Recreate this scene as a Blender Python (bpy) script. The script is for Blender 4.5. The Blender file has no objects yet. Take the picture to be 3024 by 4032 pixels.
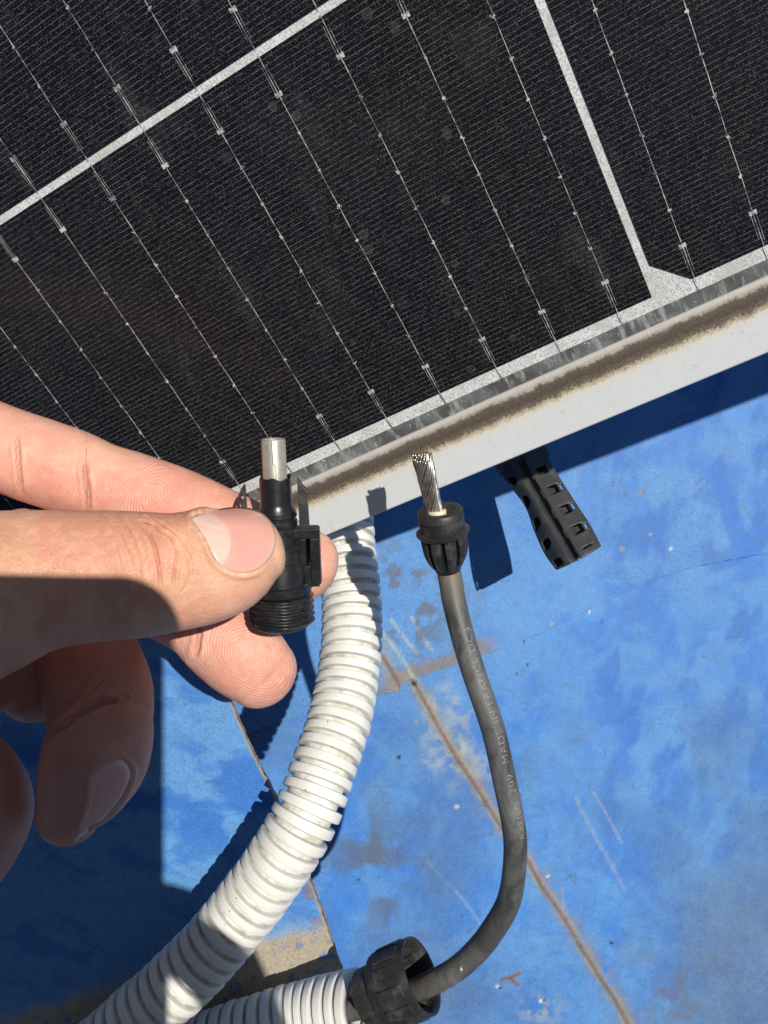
import bpy, bmesh, math, random
import numpy as np
from mathutils import Vector, Matrix
from mathutils.bvhtree import BVHTree
random.seed(7)
rng = np.random.default_rng(11)
R = math.radians

# ---------------------------------------------------------------- camera, sky, sun, exposure
F, CX, CY, CAMZ = 3378.0, 1512.0, 2016.0, 0.410      # survey of the place: focal length in units of the lens, eye height
sc = bpy.context.scene
cam = bpy.data.objects.new("camera", bpy.data.cameras.new("camera"))
sc.collection.objects.link(cam)
cam.location = (0, 0, CAMZ)
cam.data.sensor_fit = 'VERTICAL'
cam.data.sensor_height = 36.0
cam.data.lens = F / 4032.0 * 36.0
cam.data.clip_start = 0.01
cam.data.clip_end = 200
sc.camera = cam
SUN_DIR = Vector((-987, -668, -3378)).normalized()    # the way the light travels
w = bpy.data.worlds.new("World"); sc.world = w; w.use_nodes = True
nt = w.node_tree
sky = nt.nodes.new("ShaderNodeTexSky"); sky.sky_type = 'NISHITA'; sky.sun_disc = False
sky.sun_elevation = math.asin(-SUN_DIR.z)
sky.sun_rotation = math.atan2(-SUN_DIR.x, -SUN_DIR.y)
sky.altitude = 100
bg = nt.nodes["Background"]; bg.inputs[1].default_value = 0.05
nt.links.new(sky.outputs[0], bg.inputs[0])
sl = bpy.data.lights.new("sun", 'SUN'); sl.energy = 5.0; sl.angle = R(0.53); sl.color = (1.0, 0.955, 0.88)
so = bpy.data.objects.new("sun", sl); sc.collection.objects.link(so)
so.rotation_euler = SUN_DIR.to_track_quat('-Z', 'Y').to_euler()
sc.view_settings.view_transform = 'Standard'; sc.view_settings.look = 'None'
sc.view_settings.exposure = -0.14; sc.view_settings.gamma = 1.0
sc.cycles.max_bounces = 8; sc.cycles.transparent_max_bounces = 12

# ---------------------------------------------------------------- helpers
def P(px, py, Z):
    """point seen at (px, py) lying Z millimetres below eye height"""
    return Vector(((px - CX) / F * Z * .001, -(py - CY) / F * Z * .001, CAMZ - Z * .001))
def srgb(r, g, b):
    return tuple(((c / 255) / 12.92 if c / 255 <= .04045 else ((c / 255 + .055) / 1.055) ** 2.4) for c in (r, g, b))
def link(o, parent=None):
    sc.collection.objects.link(o)
    if parent is not None: o.parent = parent
    return o
def tag(o, label=None, cat=None, group=None, kind=None):
    for k, v in (("label", label), ("category", cat), ("group", group), ("kind", kind)):
        if v: o[k] = v
    return o
def empty(name, loc=(0, 0, 0), mat=None):
    o = bpy.data.objects.new(name, None); o.empty_display_size = .01
    if mat is not None: o.matrix_world = mat
    else: o.location = loc
    return link(o)
def mesh_obj(name, verts, faces, material, parent=None, smooth=True, local=True):
    me = bpy.data.meshes.new(name)
    me.from_pydata([tuple(v) for v in verts], [], [tuple(f) for f in faces]); me.validate(); me.update()
    if material: me.materials.append(material)
    if smooth: me.polygons.foreach_set("use_smooth", [True] * len(me.polygons))
    return link(bpy.data.objects.new(name, me), parent)
def fix_normals(o):
    bm = bmesh.new(); bm.from_mesh(o.data); bmesh.ops.recalc_face_normals(bm, faces=bm.faces[:]); bm.to_mesh(o.data); bm.free(); return o
def bevel(o, w, seg=2, angle=35):
    m = o.modifiers.new("bevel", 'BEVEL'); m.width = w; m.segments = seg; m.limit_method = 'ANGLE'; m.angle_limit = R(angle); return o
def sharp(o, ang=35):
    me = o.data
    bm = bmesh.new(); bm.from_mesh(me)
    for e in bm.edges:
        if len(e.link_faces) == 2 and e.calc_face_angle(0) > R(ang): e.smooth = False
    bm.to_mesh(me); bm.free(); return o
def catmull(pts, n):
    p = np.array(pts, float); p = np.vstack([2 * p[0] - p[1], p, 2 * p[-1] - p[-2]]); out = []
    for i in range(1, len(p) - 2):
        for t in np.linspace(0, 1, n, endpoint=False):
            a, b, c, d = p[i - 1], p[i], p[i + 1], p[i + 2]
            out.append(.5 * ((2 * b) + (-a + c) * t + (2 * a - 5 * b + 4 * c - d) * t * t + (-a + 3 * b - 3 * c + d) * t ** 3))
    out.append(p[-2]); return np.array(out)
def resample(path, step):
    d = np.r_[0, np.cumsum(np.linalg.norm(np.diff(path[:, :3], axis=0), axis=1))]
    s = np.arange(0, d[-1], step)
    return np.stack([np.interp(s, d, path[:, k]) for k in range(path.shape[1])], 1), s
def frames(path, up=Vector((0, 0, 1))):
    T = np.gradient(path[:, :3], axis=0); T /= np.linalg.norm(T, axis=1)[:, None]
    u = np.array(up, float); N = np.cross(T, u); N /= np.linalg.norm(N, axis=1)[:, None]
    return T, N, np.cross(N, T)
def tube(path, rad, n=32, cap=True, rad2=None):
    """verts/faces of a tube; rad in the plane, rad2 towards the eye"""
    T, N, U = frames(path); vs = []; fs = []
    rad = np.broadcast_to(rad, (len(path),)); rad2 = rad if rad2 is None else np.broadcast_to(rad2, (len(path),))
    for i, p in enumerate(path):
        for k in range(n):
            a = 2 * math.pi * k / n
            vs.append(p[:3] + N[i] * math.cos(a) * rad[i] + U[i] * math.sin(a) * rad2[i])
    for i in range(len(path) - 1):
        for k in range(n):
            fs.append((i * n + k, i * n + (k + 1) % n, (i + 1) * n + (k + 1) % n, (i + 1) * n + k))
    if cap:
        fs.append(tuple(range(n))[::-1]); fs.append(tuple((len(path) - 1) * n + k for k in range(n)))
    return vs, fs
def lathe(profile, M, n=64, wob=None):
    """profile: list of (t along axis, r); M: 4x4 with z as the axis"""
    vs, fs = [], []
    for i, (t, r) in enumerate(profile):
        for k in range(n):
            a = 2 * math.pi * k / n; rr = r; tt = t
            if wob: rr, tt = wob(i, a, r, t)
            vs.append(M @ Vector((rr * math.cos(a), rr * math.sin(a), tt)))
    for i in range(len(profile) - 1):
        for k in range(n):
            fs.append((i * n + k, i * n + (k + 1) % n, (i + 1) * n + (k + 1) % n, (i + 1) * n + k))
    return vs, fs
def boxes(name, lst, M, material, parent, bev=.0003):
    """lst: (x0,x1,y0,y1,z0,z1) boxes or 8-corner lists, in the frame M, one mesh"""
    vs, fs = [], []
    for b in lst:
        if len(b) == 6:
            x0, x1, y0, y1, z0, z1 = b
            c = [(x0, y0, z0), (x1, y0, z0), (x1, y1, z0), (x0, y1, z0), (x0, y0, z1), (x1, y0, z1), (x1, y1, z1), (x0, y1, z1)]
        else: c = b
        k = len(vs); vs += [M @ Vector(v) for v in c]
        fs += [(k, k + 3, k + 2, k + 1), (k + 4, k + 5, k + 6, k + 7), (k, k + 1, k + 5, k + 4), (k + 1, k + 2, k + 6, k + 5), (k + 2, k + 3, k + 7, k + 6), (k + 3, k, k + 4, k + 7)]
    o = mesh_obj(name, vs, fs, material, parent, smooth=False)
    if bev: bevel(o, bev, 2)
    return o
def extrude_poly(pts, depth_vec, name, material, parent, bev=.0002):
    n = len(pts); d = Vector(depth_vec)
    vs = [Vector(p) for p in pts] + [Vector(p) + d for p in pts]
    fs = [tuple(range(n)), tuple(range(2 * n - 1, n - 1, -1))] + [(i, i + n, (i + 1) % n + n, (i + 1) % n) for i in range(n)]
    o = fix_normals(mesh_obj(name, vs, fs, material, parent, smooth=False))
    if bev: bevel(o, bev, 2)
    return o
# numpy noise
def _h(ix, iy, seed):
    n = (ix * 374761393 + iy * 668265263 + seed * 1442695041) & 0xffffffff
    n = ((n ^ (n >> 13)) * 1274126177) & 0xffffffff
    return ((n ^ (n >> 16)) & 0xffff) / 65535.0
def vnoise(x, y, seed=0):
    ix = np.floor(x).astype(np.int64); iy = np.floor(y).astype(np.int64); fx = x - ix; fy = y - iy
    fx = fx * fx * (3 - 2 * fx); fy = fy * fy * (3 - 2 * fy)
    a = _h(ix, iy, seed); b = _h(ix + 1, iy, seed); c = _h(ix, iy + 1, seed); d = _h(ix + 1, iy + 1, seed)
    return (a * (1 - fx) + b * fx) * (1 - fy) + (c * (1 - fx) + d * fx) * fy
def fbm(x, y, seed=0, oct=5, gain=.5):
    s = 0; a = 1; t = 0
    for o in range(oct):
        s = s + a * vnoise(x * 2 ** o + 17.3 * o, y * 2 ** o - 9.1 * o, seed + o); t += a; a *= gain
    return s / t
def sstep(a, b, x):
    t = np.clip((x - a) / (b - a), 0, 1); return t * t * (3 - 2 * t)
def pdist(x, y, pts):
    best = np.full(np.shape(x), 1e9); side = np.zeros(np.shape(x))
    for (x0, y0), (x1, y1) in zip(pts[:-1], pts[1:]):
        dx, dy = x1 - x0, y1 - y0; L = dx * dx + dy * dy
        t = np.clip(((x - x0) * dx + (y - y0) * dy) / L, 0, 1)
        d = np.hypot(x - x0 - t * dx, y - y0 - t * dy); s = np.sign((x - x0) * dy - (y - y0) * dx)
        m = d < best; best = np.where(m, d, best); side = np.where(m, s, side)
    return best, side
def inpoly(x, y, poly):
    r = np.zeros(np.shape(x), bool); n = len(poly)
    for i in range(n):
        (x0, y0), (x1, y1) = poly[i], poly[(i + 1) % n]
        c = ((y0 > y) != (y1 > y)) & (x < (x1 - x0) * (y - y0) / (y1 - y0 + 1e-9) + x0); r ^= c
    return r
def col_attr(o, name, rgb):
    me = o.data; a = me.color_attributes.new(name, 'FLOAT_COLOR', 'POINT')
    c = np.ones((len(me.vertices), 4), np.float32); c[:, :3] = rgb
    a.data.foreach_set("color", c.ravel())

# ---------------------------------------------------------------- materials
class NB:
    def __init__(s, name):
        s.m = bpy.data.materials.new(name); s.m.use_nodes = True; s.t = s.m.node_tree
        s.b = s.t.nodes["Principled BSDF"]; s.co = None
    def n(s, typ, **kw):
        nd = s.t.nodes.new(typ)
        for k, v in kw.items():
            if k.startswith("i_"):
                key = k[2:]; key = int(key) if key.isdigit() else key.replace("_", " ")
                nd.inputs[key].default_value = v
            else: setattr(nd, k, v)
        return nd
    def l(s, a, b): s.t.links.new(a, b); return s
    def coord(s):
        if s.co is None: s.co = s.n("ShaderNodeTexCoord").outputs["Object"]
        return s.co
    def noise(s, scale, detail=4, rough=.55, dist=0, vec=None):
        nd = s.n("ShaderNodeTexNoise"); nd.inputs["Scale"].default_value = scale; nd.inputs["Detail"].default_value = detail
        nd.inputs["Roughness"].default_value = rough; nd.inputs["Distortion"].default_value = dist
        s.l(vec or s.coord(), nd.inputs["Vector"]); return nd.outputs["Fac"]
    def ramp(s, fac, stops):
        nd = s.n("ShaderNodeValToRGB"); e = nd.color_ramp.elements
        while len(e) > 1: e.remove(e[-1])
        e[0].position = stops[0][0]; e[0].color = (*stops[0][1], 1) if len(stops[0][1]) == 3 else stops[0][1]
        for p, c in stops[1:]:
            x = e.new(p); x.color = (*c, 1)
        s.l(fac, nd.inputs[0]); return nd.outputs[0]
    def mix(s, fac, a, b, mode='MIX'):
        nd = s.n("ShaderNodeMix", data_type='RGBA', blend_type=mode)
        for sock, v in ((nd.inputs[0], fac), (nd.inputs[6], a), (nd.inputs[7], b)):
            if hasattr(v, "links"): s.l(v, sock)
            elif isinstance(v, (int, float)): sock.default_value = v
            else: sock.default_value = (*v, 1)
        return nd.outputs[2]
    def math(s, op, a, b=0.0, c=0.0, clamp=False):
        nd = s.n("ShaderNodeMath", operation=op); nd.use_clamp = clamp
        for i, v in enumerate((a, b, c)):
            if hasattr(v, "links"): s.l(v, nd.inputs[i])
            else: nd.inputs[i].default_value = v
        return nd.outputs[0]
    def attr(s, name):
        nd = s.n("ShaderNodeAttribute"); nd.attribute_name = name; return nd
    def bump(s, h, dist=.0002, strength=.6, normal=None):
        nd = s.n("ShaderNodeBump"); nd.inputs["Distance"].default_value = dist; nd.inputs["Strength"].default_value = strength
        s.l(h, nd.inputs["Height"])
        if normal is not None: s.l(normal, nd.inputs["Normal"])
        return nd.outputs[0]
    def set(s, **kw):
        for k, v in kw.items():
            k = k.replace("_", " "); sock = s.b.inputs[k]
            if hasattr(v, "links"): s.l(v, sock)
            elif isinstance(v, tuple) and len(v) == 3 and sock.type == 'RGBA': sock.default_value = (*v, 1)
            else: sock.default_value = v
        return s
Z1 = (0, 0, 0); O1 = (1, 1, 1)
def plastic(name, base, rough=.45, dusty=.25, dust_col=(.30, .27, .23), scale=900, bump=.00005):
    b = NB(name)
    d = b.ramp(b.noise(scale * .25, 6, .7), [(.48, Z1), (.72, O1)])
    sp = b.ramp(b.noise(scale * 2.4, 3, .6), [(.60, Z1), (.72, O1)])
    f = b.math('MULTIPLY', b.math('ADD', b.math('MULTIPLY', d, .6), b.math('MULTIPLY', sp, .4)), dusty)
    b.set(Specular_IOR_Level=.6, Base_Color=b.mix(f, base, dust_col), Roughness=b.math('ADD', rough, b.math('MULTIPLY', f, .6)))
    b.set(Normal=b.bump(b.noise(scale, 5, .6), bump, .8))
    return b.m
M_black = plastic("black_plastic", (.011, .0115, .013), .30, .14)
M_black_worn = plastic("worn_black_plastic", (.016, .016, .016), .45, .34)
M_nutpl = plastic("nut_plastic", (.016, .016, .016), .5, .30)
M_clip = plastic("clip_plastic", (.040, .039, .037), .42, .22, scale=600)

def cable_mat():
    b = NB("cable_rubber")
    v = b.n("ShaderNodeMapping"); b.l(b.coord(), v.inputs[0]); v.inputs["Scale"].default_value = (1, .35, 1)
    n1 = b.noise(130, 6, .68, .6, v.outputs[0]); n2 = b.noise(900, 4, .7)
    c = b.mix(b.ramp(n1, [(.42, Z1), (.66, O1)]), (.045, .0455, .047), (.15, .149, .145))
    c = b.mix(b.math('MULTIPLY', b.ramp(n2, [(.55, Z1), (.75, O1)]), .30), c, (.12, .118, .112))
    a = b.attr("col")
    sep = b.n("ShaderNodeSeparateColor"); b.l(a.outputs["Color"], sep.inputs[0])
    c = b.mix(b.math('MULTIPLY', sep.outputs[0], b.math('ADD', .45, n1)), c, (.17, .145, .115))
    b.set(Base_Color=c, Roughness=b.math('ADD', .42, b.math('MULTIPLY', n1, .2)), Normal=b.bump(n2, .00005, .7)); return b.m
M_cable = cable_mat()
def conduit_mat():
    b = NB("white_conduit_plastic")
    n1 = b.noise(90, 5, .6); sp = b.noise(700, 2, .5)
    c = b.mix(b.ramp(n1, [(.35, Z1), (.75, O1)]), (.77, .765, .725), (.68, .665, .60))
    a = b.attr("col"); sep = b.n("ShaderNodeSeparateColor"); b.l(a.outputs["Color"], sep.inputs[0])
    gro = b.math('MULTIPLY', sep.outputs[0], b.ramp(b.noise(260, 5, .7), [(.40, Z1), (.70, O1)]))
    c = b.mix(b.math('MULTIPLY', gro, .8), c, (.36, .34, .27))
    c = b.mix(b.math('MULTIPLY', b.ramp(sp, [(.735, Z1), (.75, O1)]), .85), c, (.10, .09, .08))
    b.set(Base_Color=c, Roughness=.42, Subsurface_Weight=.0, Normal=b.bump(b.noise(500, 4, .6), .00006, .6)); return b.m
M_conduit = conduit_mat()
def paint_mat():
    """base colour comes from the 'col' attribute (paint, wear, rust, painted-in shade); fine grain added here"""
    b = NB("blue_steel_paint")
    a = b.attr("col"); n1 = b.noise(1100, 4, .6); n2 = b.noise(260, 5, .65)
    c = b.mix(1.0, a.outputs["Color"], b.ramp(n1, [(.25, (.80, .80, .80)), (.75, (1.12, 1.12, 1.12))]), 'MULTIPLY')
    c = b.mix(1.0, c, b.ramp(n2, [(.25, (.86, .86, .86)), (.75, (1.12, 1.12, 1.12))]), 'MULTIPLY')
    grain = b.attr("grain"); sep = b.n("ShaderNodeSeparateColor"); b.l(grain.outputs["Color"], sep.inputs[0])
    cr = b.ramp(b.noise(1500, 3, .65, 1.2), [(.56, Z1), (.64, O1)])
    c = b.mix(b.math('MULTIPLY', b.math('MULTIPLY', cr, sep.outputs[0]), .8), c, (.045, .085, .13))
    hgt = b.math('ADD', b.math('MULTIPLY', n1, .7), n2)
    b.set(Base_Color=c, Roughness=b.math('ADD', .48, b.math('MULTIPLY', n2, .2)), Specular_IOR_Level=.35, Normal=b.bump(hgt, .00018, .55)); return b.m
M_paint = paint_mat()
def rust_mat():
    b = NB("rusty_steel_edge"); n = b.noise(350, 6, .7)
    b.set(Base_Color=b.ramp(n, [(.35, (.13, .055, .025)), (.5, (.30, .20, .12)), (.65, (.42, .36, .28)), (.8, (.12, .20, .33))]), Roughness=.85, Normal=b.bump(n, .0003, .8)); return b.m
M_rust = rust_mat()

# ---------------------------------------------------------------- skin
THUMB_W = srgb(214, 166, 132); PINK = srgb(224, 158, 138)
def skin_mat():
    b = NB("skin")
    a = b.attr("col"); ra = b.attr("ridge"); sep = b.n("ShaderNodeSeparateColor"); b.l(ra.outputs["Color"], sep.inputs[0])
    n1 = b.noise(110, 5, .6); n2 = b.noise(1300, 4, .65)
    c = b.mix(1.0, a.outputs["Color"], b.ramp(n1, [(.25, (.90, .86, .84)), (.75, (1.08, 1.10, 1.10))]), 'MULTIPLY')
    # friction ridges: concentric loops round each finger pad, warped; coordinate stored on the skin
    rc = b.attr("rcoord")
    phase = b.math('ADD', b.math('MULTIPLY', rc.outputs["Fac"], 1.0), b.math('MULTIPLY', b.noise(42, 4, .55), 34.0))
    wv = b.math('SINE', phase)
    wh = b.math('MULTIPLY_ADD', wv, .5, .5)
    brk = b.ramp(b.noise(300, 3, .65), [(.40, (.05, .05, .05)), (.62, O1)])
    wh = b.math('MULTIPLY', wh, brk)
    c = b.mix(b.math('MULTIPLY', b.math('MULTIPLY', wh, sep.outputs[0]), .30), c, (.86, .64, .50))
    fine = b.n("ShaderNodeTexVoronoi"); fine.inputs["Scale"].default_value = 1100; fine.feature = 'DISTANCE_TO_EDGE'
    b.l(b.coord(), fine.inputs["Vector"])
    h = b.math('ADD', b.math('MULTIPLY', b.math('MULTIPLY', wh, sep.outputs[0]), .55), b.math('MULTIPLY', n2, .6))
    h = b.math('ADD', h, b.math('MULTIPLY', b.math('MINIMUM', fine.outputs["Distance"], .12), b.math('MULTIPLY', sep.outputs[1], 4.0)))
    b.set(Base_Color=c, Roughness=b.math('ADD', .42, b.math('MULTIPLY', n2, .16)), Subsurface_Weight=.22, Subsurface_Radius=(1.0, .38, .2), Subsurface_Scale=.0022,
          Specular_IOR_Level=.40, Normal=b.bump(h, .00022, .75)); return b.m
M_skin = skin_mat()
def nail_mat():
    b = NB("fingernail"); a = b.attr("col")
    v = b.n("ShaderNodeMapping"); b.l(b.coord(), v.inputs[0]); v.inputs["Scale"].default_value = (.15, 1, 1)
    n = b.noise(700, 3, .6, 0, v.outputs[0])
    b.set(Base_Color=a.outputs["Color"], Roughness=.24, Subsurface_Weight=.2, Subsurface_Radius=(1, .5, .35), Subsurface_Scale=.0015, Coat_Weight=.25, Coat_Roughness=.25,
          Normal=b.bump(n, .00003, .5)); return b.m
M_nail = nail_mat()

# ---------------------------------------------------------------- blue steel roof
ZR = 410.0
SAT = np.array(srgb(44, 110, 194)); DUST = np.array(srgb(88, 143, 198)); GREYB = np.array(srgb(84, 116, 156))
RUST = np.array((.17, .092, .05)); TAN = np.array((.37, .31, .22)); CREAM = np.array((.50, .52, .45)); GRIME_SHADE = np.array((.085, .105, .14))
def mixc(c, k, t): return c * (1 - k[:, None]) + t * k[:, None]
SEAM = [(1624, 2676), (1657, 2733), (1730, 2865), (1797, 2978), (1863, 3077), (1929, 3183), (1979, 3263), (2084, 3396), (2135, 3490), (2213, 3599), (2291, 3732), (2370, 3858), (2432, 3951), (2471, 4031), (2700, 4400)]
LAP = [(-12000, 8600), (-600, 3450), (300, 3130), (980, 2886), (1215, 2812), (1485, 2739), (1574, 2719), (1582, 2686), (1797, 2613), (1896, 2578), (1983, 2552), (2150, 2484), (2300, 2410), (2458, 2334), (2600, 2275), (2743, 2228), (2861, 2203), (2952, 2189), (3024, 2178), (3400, 2110), (12000, 0)]
def roof_colour(x, y, upper):
    u, v = x / 100.0, y / 100.0
    wx, wy = fbm(u * .5, v * .5, 3), fbm(u * .5 + 50, v * .5, 4)
    m = fbm(u * .55 + 2.4 * wx, v * .55 + 2.4 * wy, 21, 5, .55); m2 = fbm(u * 1.7 + 1.5 * wy, v * 1.7, 31, 4)
    k = sstep(.36, .66, m + .35 * (m2 - .5))
    c = mixc(np.repeat((DUST * .62 + SAT * .38)[None], len(x), 0), .62 * k, SAT)
    c = mixc(c, .60 * sstep(.46, .70, fbm(u * .8 + 2 * wx, v * .8, 201, 5)), DUST)
    c = mixc(c, .22 * sstep(.45, .75, fbm(u * 3.1 + v * 1.2, v * 1.1 - u * .7, 205, 4)), DUST)
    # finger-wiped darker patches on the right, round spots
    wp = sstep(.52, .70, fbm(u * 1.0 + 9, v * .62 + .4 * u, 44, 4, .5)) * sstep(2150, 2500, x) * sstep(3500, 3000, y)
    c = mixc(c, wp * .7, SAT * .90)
    if upper:
        c = mixc(c, .45 * sstep(2600, 1700, x), DUST)
        c = mixc(c, .8 * sstep(40, 22, np.abs((x - 2760) - (y - 1850) * .30 - 60) * .8) * sstep(1800, 1900, y), SAT)
    # grey weathering band; soft shadows at lower centre and corner painted into the colour
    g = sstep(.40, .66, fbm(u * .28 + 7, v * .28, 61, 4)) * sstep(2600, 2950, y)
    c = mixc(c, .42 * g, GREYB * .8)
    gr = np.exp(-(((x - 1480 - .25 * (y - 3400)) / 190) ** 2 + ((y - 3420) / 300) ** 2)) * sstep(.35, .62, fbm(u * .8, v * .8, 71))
    c = mixc(c, .85 * gr, GRIME_SHADE)
    gr = np.exp(-(((x - 1690) / 330) ** 2 + ((y - 3930) / 190) ** 2)); c = mixc(c, .55 * gr, GRIME_SHADE * 1.2)
    gr = sstep(3250, 4050, y + .45 * (x - 2500)) * sstep(2350, 2900, x); c = mixc(c, .5 * gr, GRIME_SHADE * 1.3)
    br = sstep(.56, .70, fbm(u * 1.3, v * 1.3, 83)) * np.exp(-(((x - 2620) / 200) ** 2 + ((y - 3900) / 230) ** 2)); c = mixc(c, .45 * br, RUST * .35 + GRIME_SHADE * .8)
    # seam: weld bead with rust, grey halo and cream bare patches
    d, s = pdist(x, y, SEAM); hn = fbm(u * 2.4, v * 2.4, 91, 4)
    halo = sstep(95, 10, d + 90 * (hn - .5)) * np.where(s > 0, .95, .45)
    c = mixc(c, .8 * halo * sstep(.36, .6, hn), (GRIME_SHADE * 1.5 + RUST * .35))
    cp = sstep(70, 20, np.hypot((x - 1760) / .9, (y - 2880) / 2.0) - 60 + 90 * (fbm(u * 1.5, v * 1.5, 95) - .5)) + sstep(60, 20, np.hypot(x - 1850, (y - 2990) * 1.4) - 60 + 120 * (fbm(u * 2, v * 2, 96) - .5))
    c = mixc(c, np.clip(.42 * cp, 0, 1) * sstep(.25, .65, fbm(u * 3, v * 3, 97)), CREAM * .85)
    og = sstep(34, 12, d + 26 * (fbm(u * 4, v * 4, 98) - .5)); c = mixc(c, .6 * og, np.array((.26, .22, .13)))
    rv = fbm(u * 1.5, v * 1.5, 103, 3); c = mixc(c, sstep(9.5, 3.5, d + 7 * (fbm(u * 9, v * 9, 99) - .5)) * (.70 + .3 * rv), RUST * (.7 + .8 * rv[:, None]))
    c = mixc(c, .5 * sstep(7, 3, np.abs(d - 13)) * (s < 0) * sstep(.4, .6, hn), CREAM * .7)
    # lap edge rust patch
    dl, sl_ = pdist(x, y, LAP)
    if upper:
        lp = sstep(75, 30, dl + 50 * (hn - .5)) * sstep(1450, 1530, x) * sstep(1990, 1880, x); c = mixc(c, .8 * lp, RUST * .55 + TAN * .30 + GRIME_SHADE * .2)
        d2, _ = pdist(x, y, [(1440, 2500), (1510, 2590), (1590, 2725)])
        c = mixc(c, .6 * sstep(70, 15, d2 + 70 * (hn - .5)), TAN * .7 + GRIME_SHADE * .4); c = mixc(c, .95 * sstep(12, 5, d2 + 6 * (hn - .5)) * sstep(2520, 2600, y), RUST * 1.1)
        for q in ([(1500, 2480), (1590, 2600), (1640, 2690)], [(1540, 2440), (1640, 2570)], [(1620, 2430), (1700, 2560)]):
            dq, _ = pdist(x, y, q); c = mixc(c, .7 * sstep(9, 3, dq + 6 * (hn - .5)), CREAM * .8)
        dk = sstep(.50, .64, fbm(u * 2.0, v * 2.0, 15, 5)) * np.exp(-(((x - 1580) / 210) ** 2 + ((y - 2370) / 210) ** 2)); c = mixc(c, np.clip(1.1 * dk, 0, .8), GRIME_SHADE * 1.1)
    else:
        c = mixc(c, .35 * sstep(60, 0, dl) * sstep(1500, 1900, x) * sstep(2700, 2300, x), DUST)
    # scratches
    for q, wd, kk, cc in (([(2268, 3145), (2330, 3270), (2400, 3390), (2460, 3500)], 9, .75, CREAM * .8), ([(2330, 3110), (2380, 3190), (2452, 3325)], 4, .7, CREAM), ([(1797, 3515), (1850, 3580), (1905, 3665)], 4, .8, CREAM * .9),
                          ([(1680, 3395), (1760, 3480), (1797, 3515)], 4, .35, CREAM * .9), ([(2180, 3320), (2230, 3430), (2310, 3550)], 5, .6, GRIME_SHADE), ([(2215, 3500), (2222, 3560), (2216, 3620)], 7, .5, CREAM * .7),
                          ([(2850, 1750), (2868, 1850), (2884, 1950)], 4, .6, GRIME_SHADE * 1.5), ([(2835, 3500), (2900, 3620)], 3, .4, DUST), ([(2700, 3650), (2870, 3900)], 3, .4, DUST)):
        dq, _ = pdist(x, y, q); kk = kk * .45 * (.35 + .9 * fbm(u * 5, v * 5, 55, 3)); c = mixc(c, kk * sstep(max(wd * 1.2, 7), max(wd * .4, 2.5), dq + 5 * (fbm(u * 6, v * 6, 12) - .5)), cc)
    # rust star and dots, pale droppings with dark dots
    for q in ([(1975, 3864), (2010, 3856), (2046, 3838)], [(2012, 3858), (2022, 3872), (2040, 3884)]):
        dq, _ = pdist(x, y, q); c = mixc(c, .9 * sstep(11, 5, dq + 6 * (hn - .5)), RUST)
    pt = np.exp(-(((x - 2130) / 80) ** 2 + ((y - 3985) / 50) ** 2)) * sstep(.42, .6, fbm(u * 4, v * 4, 19)); c = mixc(c, .8 * pt, CREAM * .7)
    for (qx, qy, r, cc) in ((1632, 2692, 14, GRIME_SHADE * .15), (1570, 2985, 12, GRIME_SHADE * .1), (1640, 2846, 10, CREAM * .5), (1705, 2990, 10, TAN * .6), (1800, 3180, 12, CREAM * .9), (1960, 3890, 9, np.array((.6, .6, .6))), (1970, 3896, 7, GRIME_SHADE * .3), (2132, 3948, 10, np.array((.6, .6, .6))), (2146, 3944, 7, GRIME_SHADE * .3),
                            (2325, 2410, 7, np.array((.6, .6, .6))), (2372, 2450, 6, GRIME_SHADE * .2), (2066, 2528, 6, GRIME_SHADE * .3), (2174, 2456, 8, TAN), (2080, 2620, 7, GRIME_SHADE * .2), (2035, 2655, 6, GRIME_SHADE * .3), (1410, 3470, 8, GRIME_SHADE * .2), (2560, 2105, 8, TAN), (2450, 2160, 12, TAN * .8), (2520, 1940, 12, TAN * .8), (2640, 2160, 9, np.array((.6, .62, .64))), (2160, 3455, 8, np.array((.6, .6, .6))), (2410, 3720, 10, GRIME_SHADE * .3)):
        c = mixc(c, .9 * sstep(r, r * .55, np.hypot(x - qx, y - qy)), cc)
    sp = sstep(.80, .86, vnoise(u * 9, v * 9, 5)) * sstep(.55, .7, fbm(u, v, 8)); c = mixc(c, .5 * sp, GRIME_SHADE)
    grain = sstep(.40, .60, fbm(u * .35 + 3, v * .35, 131)) * (1.0 if upper else .45)
    return np.clip(c, 0, 1), grain
def grain_attr(o, g): col_attr(o, "grain", np.repeat(g[:, None], 3, 1))
def axis_coords(lo, hi, step, lo2, hi2):
    c = list(np.arange(lo, hi + step, step)); s = step; a = lo; pre = []
    while a > lo2: s *= 1.35; a -= s; pre.append(a)
    s = step; b = c[-1]; post = []
    while b < hi2: s *= 1.35; b += s; post.append(b)
    return np.array(pre[::-1] + c + post)
roof = empty("metal_roof", (0, 0, 0))
tag(roof, "weathered blue painted steel roof under the cable and the conduits, rust along its seam", "roof", kind="structure")
mm = ZR / F * .001
xs = axis_coords(700, 3150, 7, -12000, 14000); ys = axis_coords(2000, 4150, 7, -12000, 14000)
gx, gy = np.meshgrid(xs, ys); X, Y = gx.ravel(), gy.ravel()
dS, _ = pdist(X, Y, SEAM)
zz = .0007 * np.exp(-(dS / 7.0) ** 2) * (.6 + .8 * vnoise(X / 9, Y / 9, 3)) + .0010 * (fbm(X / 420, Y / 420, 5, 3) - .5) - .0016
V = np.stack([(X - CX) * mm, -(Y - CY) * mm, zz], 1); nx = len(xs)
idx = np.arange(len(X)).reshape(len(ys), nx)
Fc = np.stack([idx[1:, :-1], idx[1:, 1:], idx[:-1, 1:], idx[:-1, :-1]], -1).reshape(-1, 4)
base = mesh_obj("base_sheet", V.tolist(), Fc.tolist(), M_paint, roof)
cc, gg = roof_colour(X, Y, False); col_attr(base, "col", cc); grain_attr(base, gg)
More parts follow.
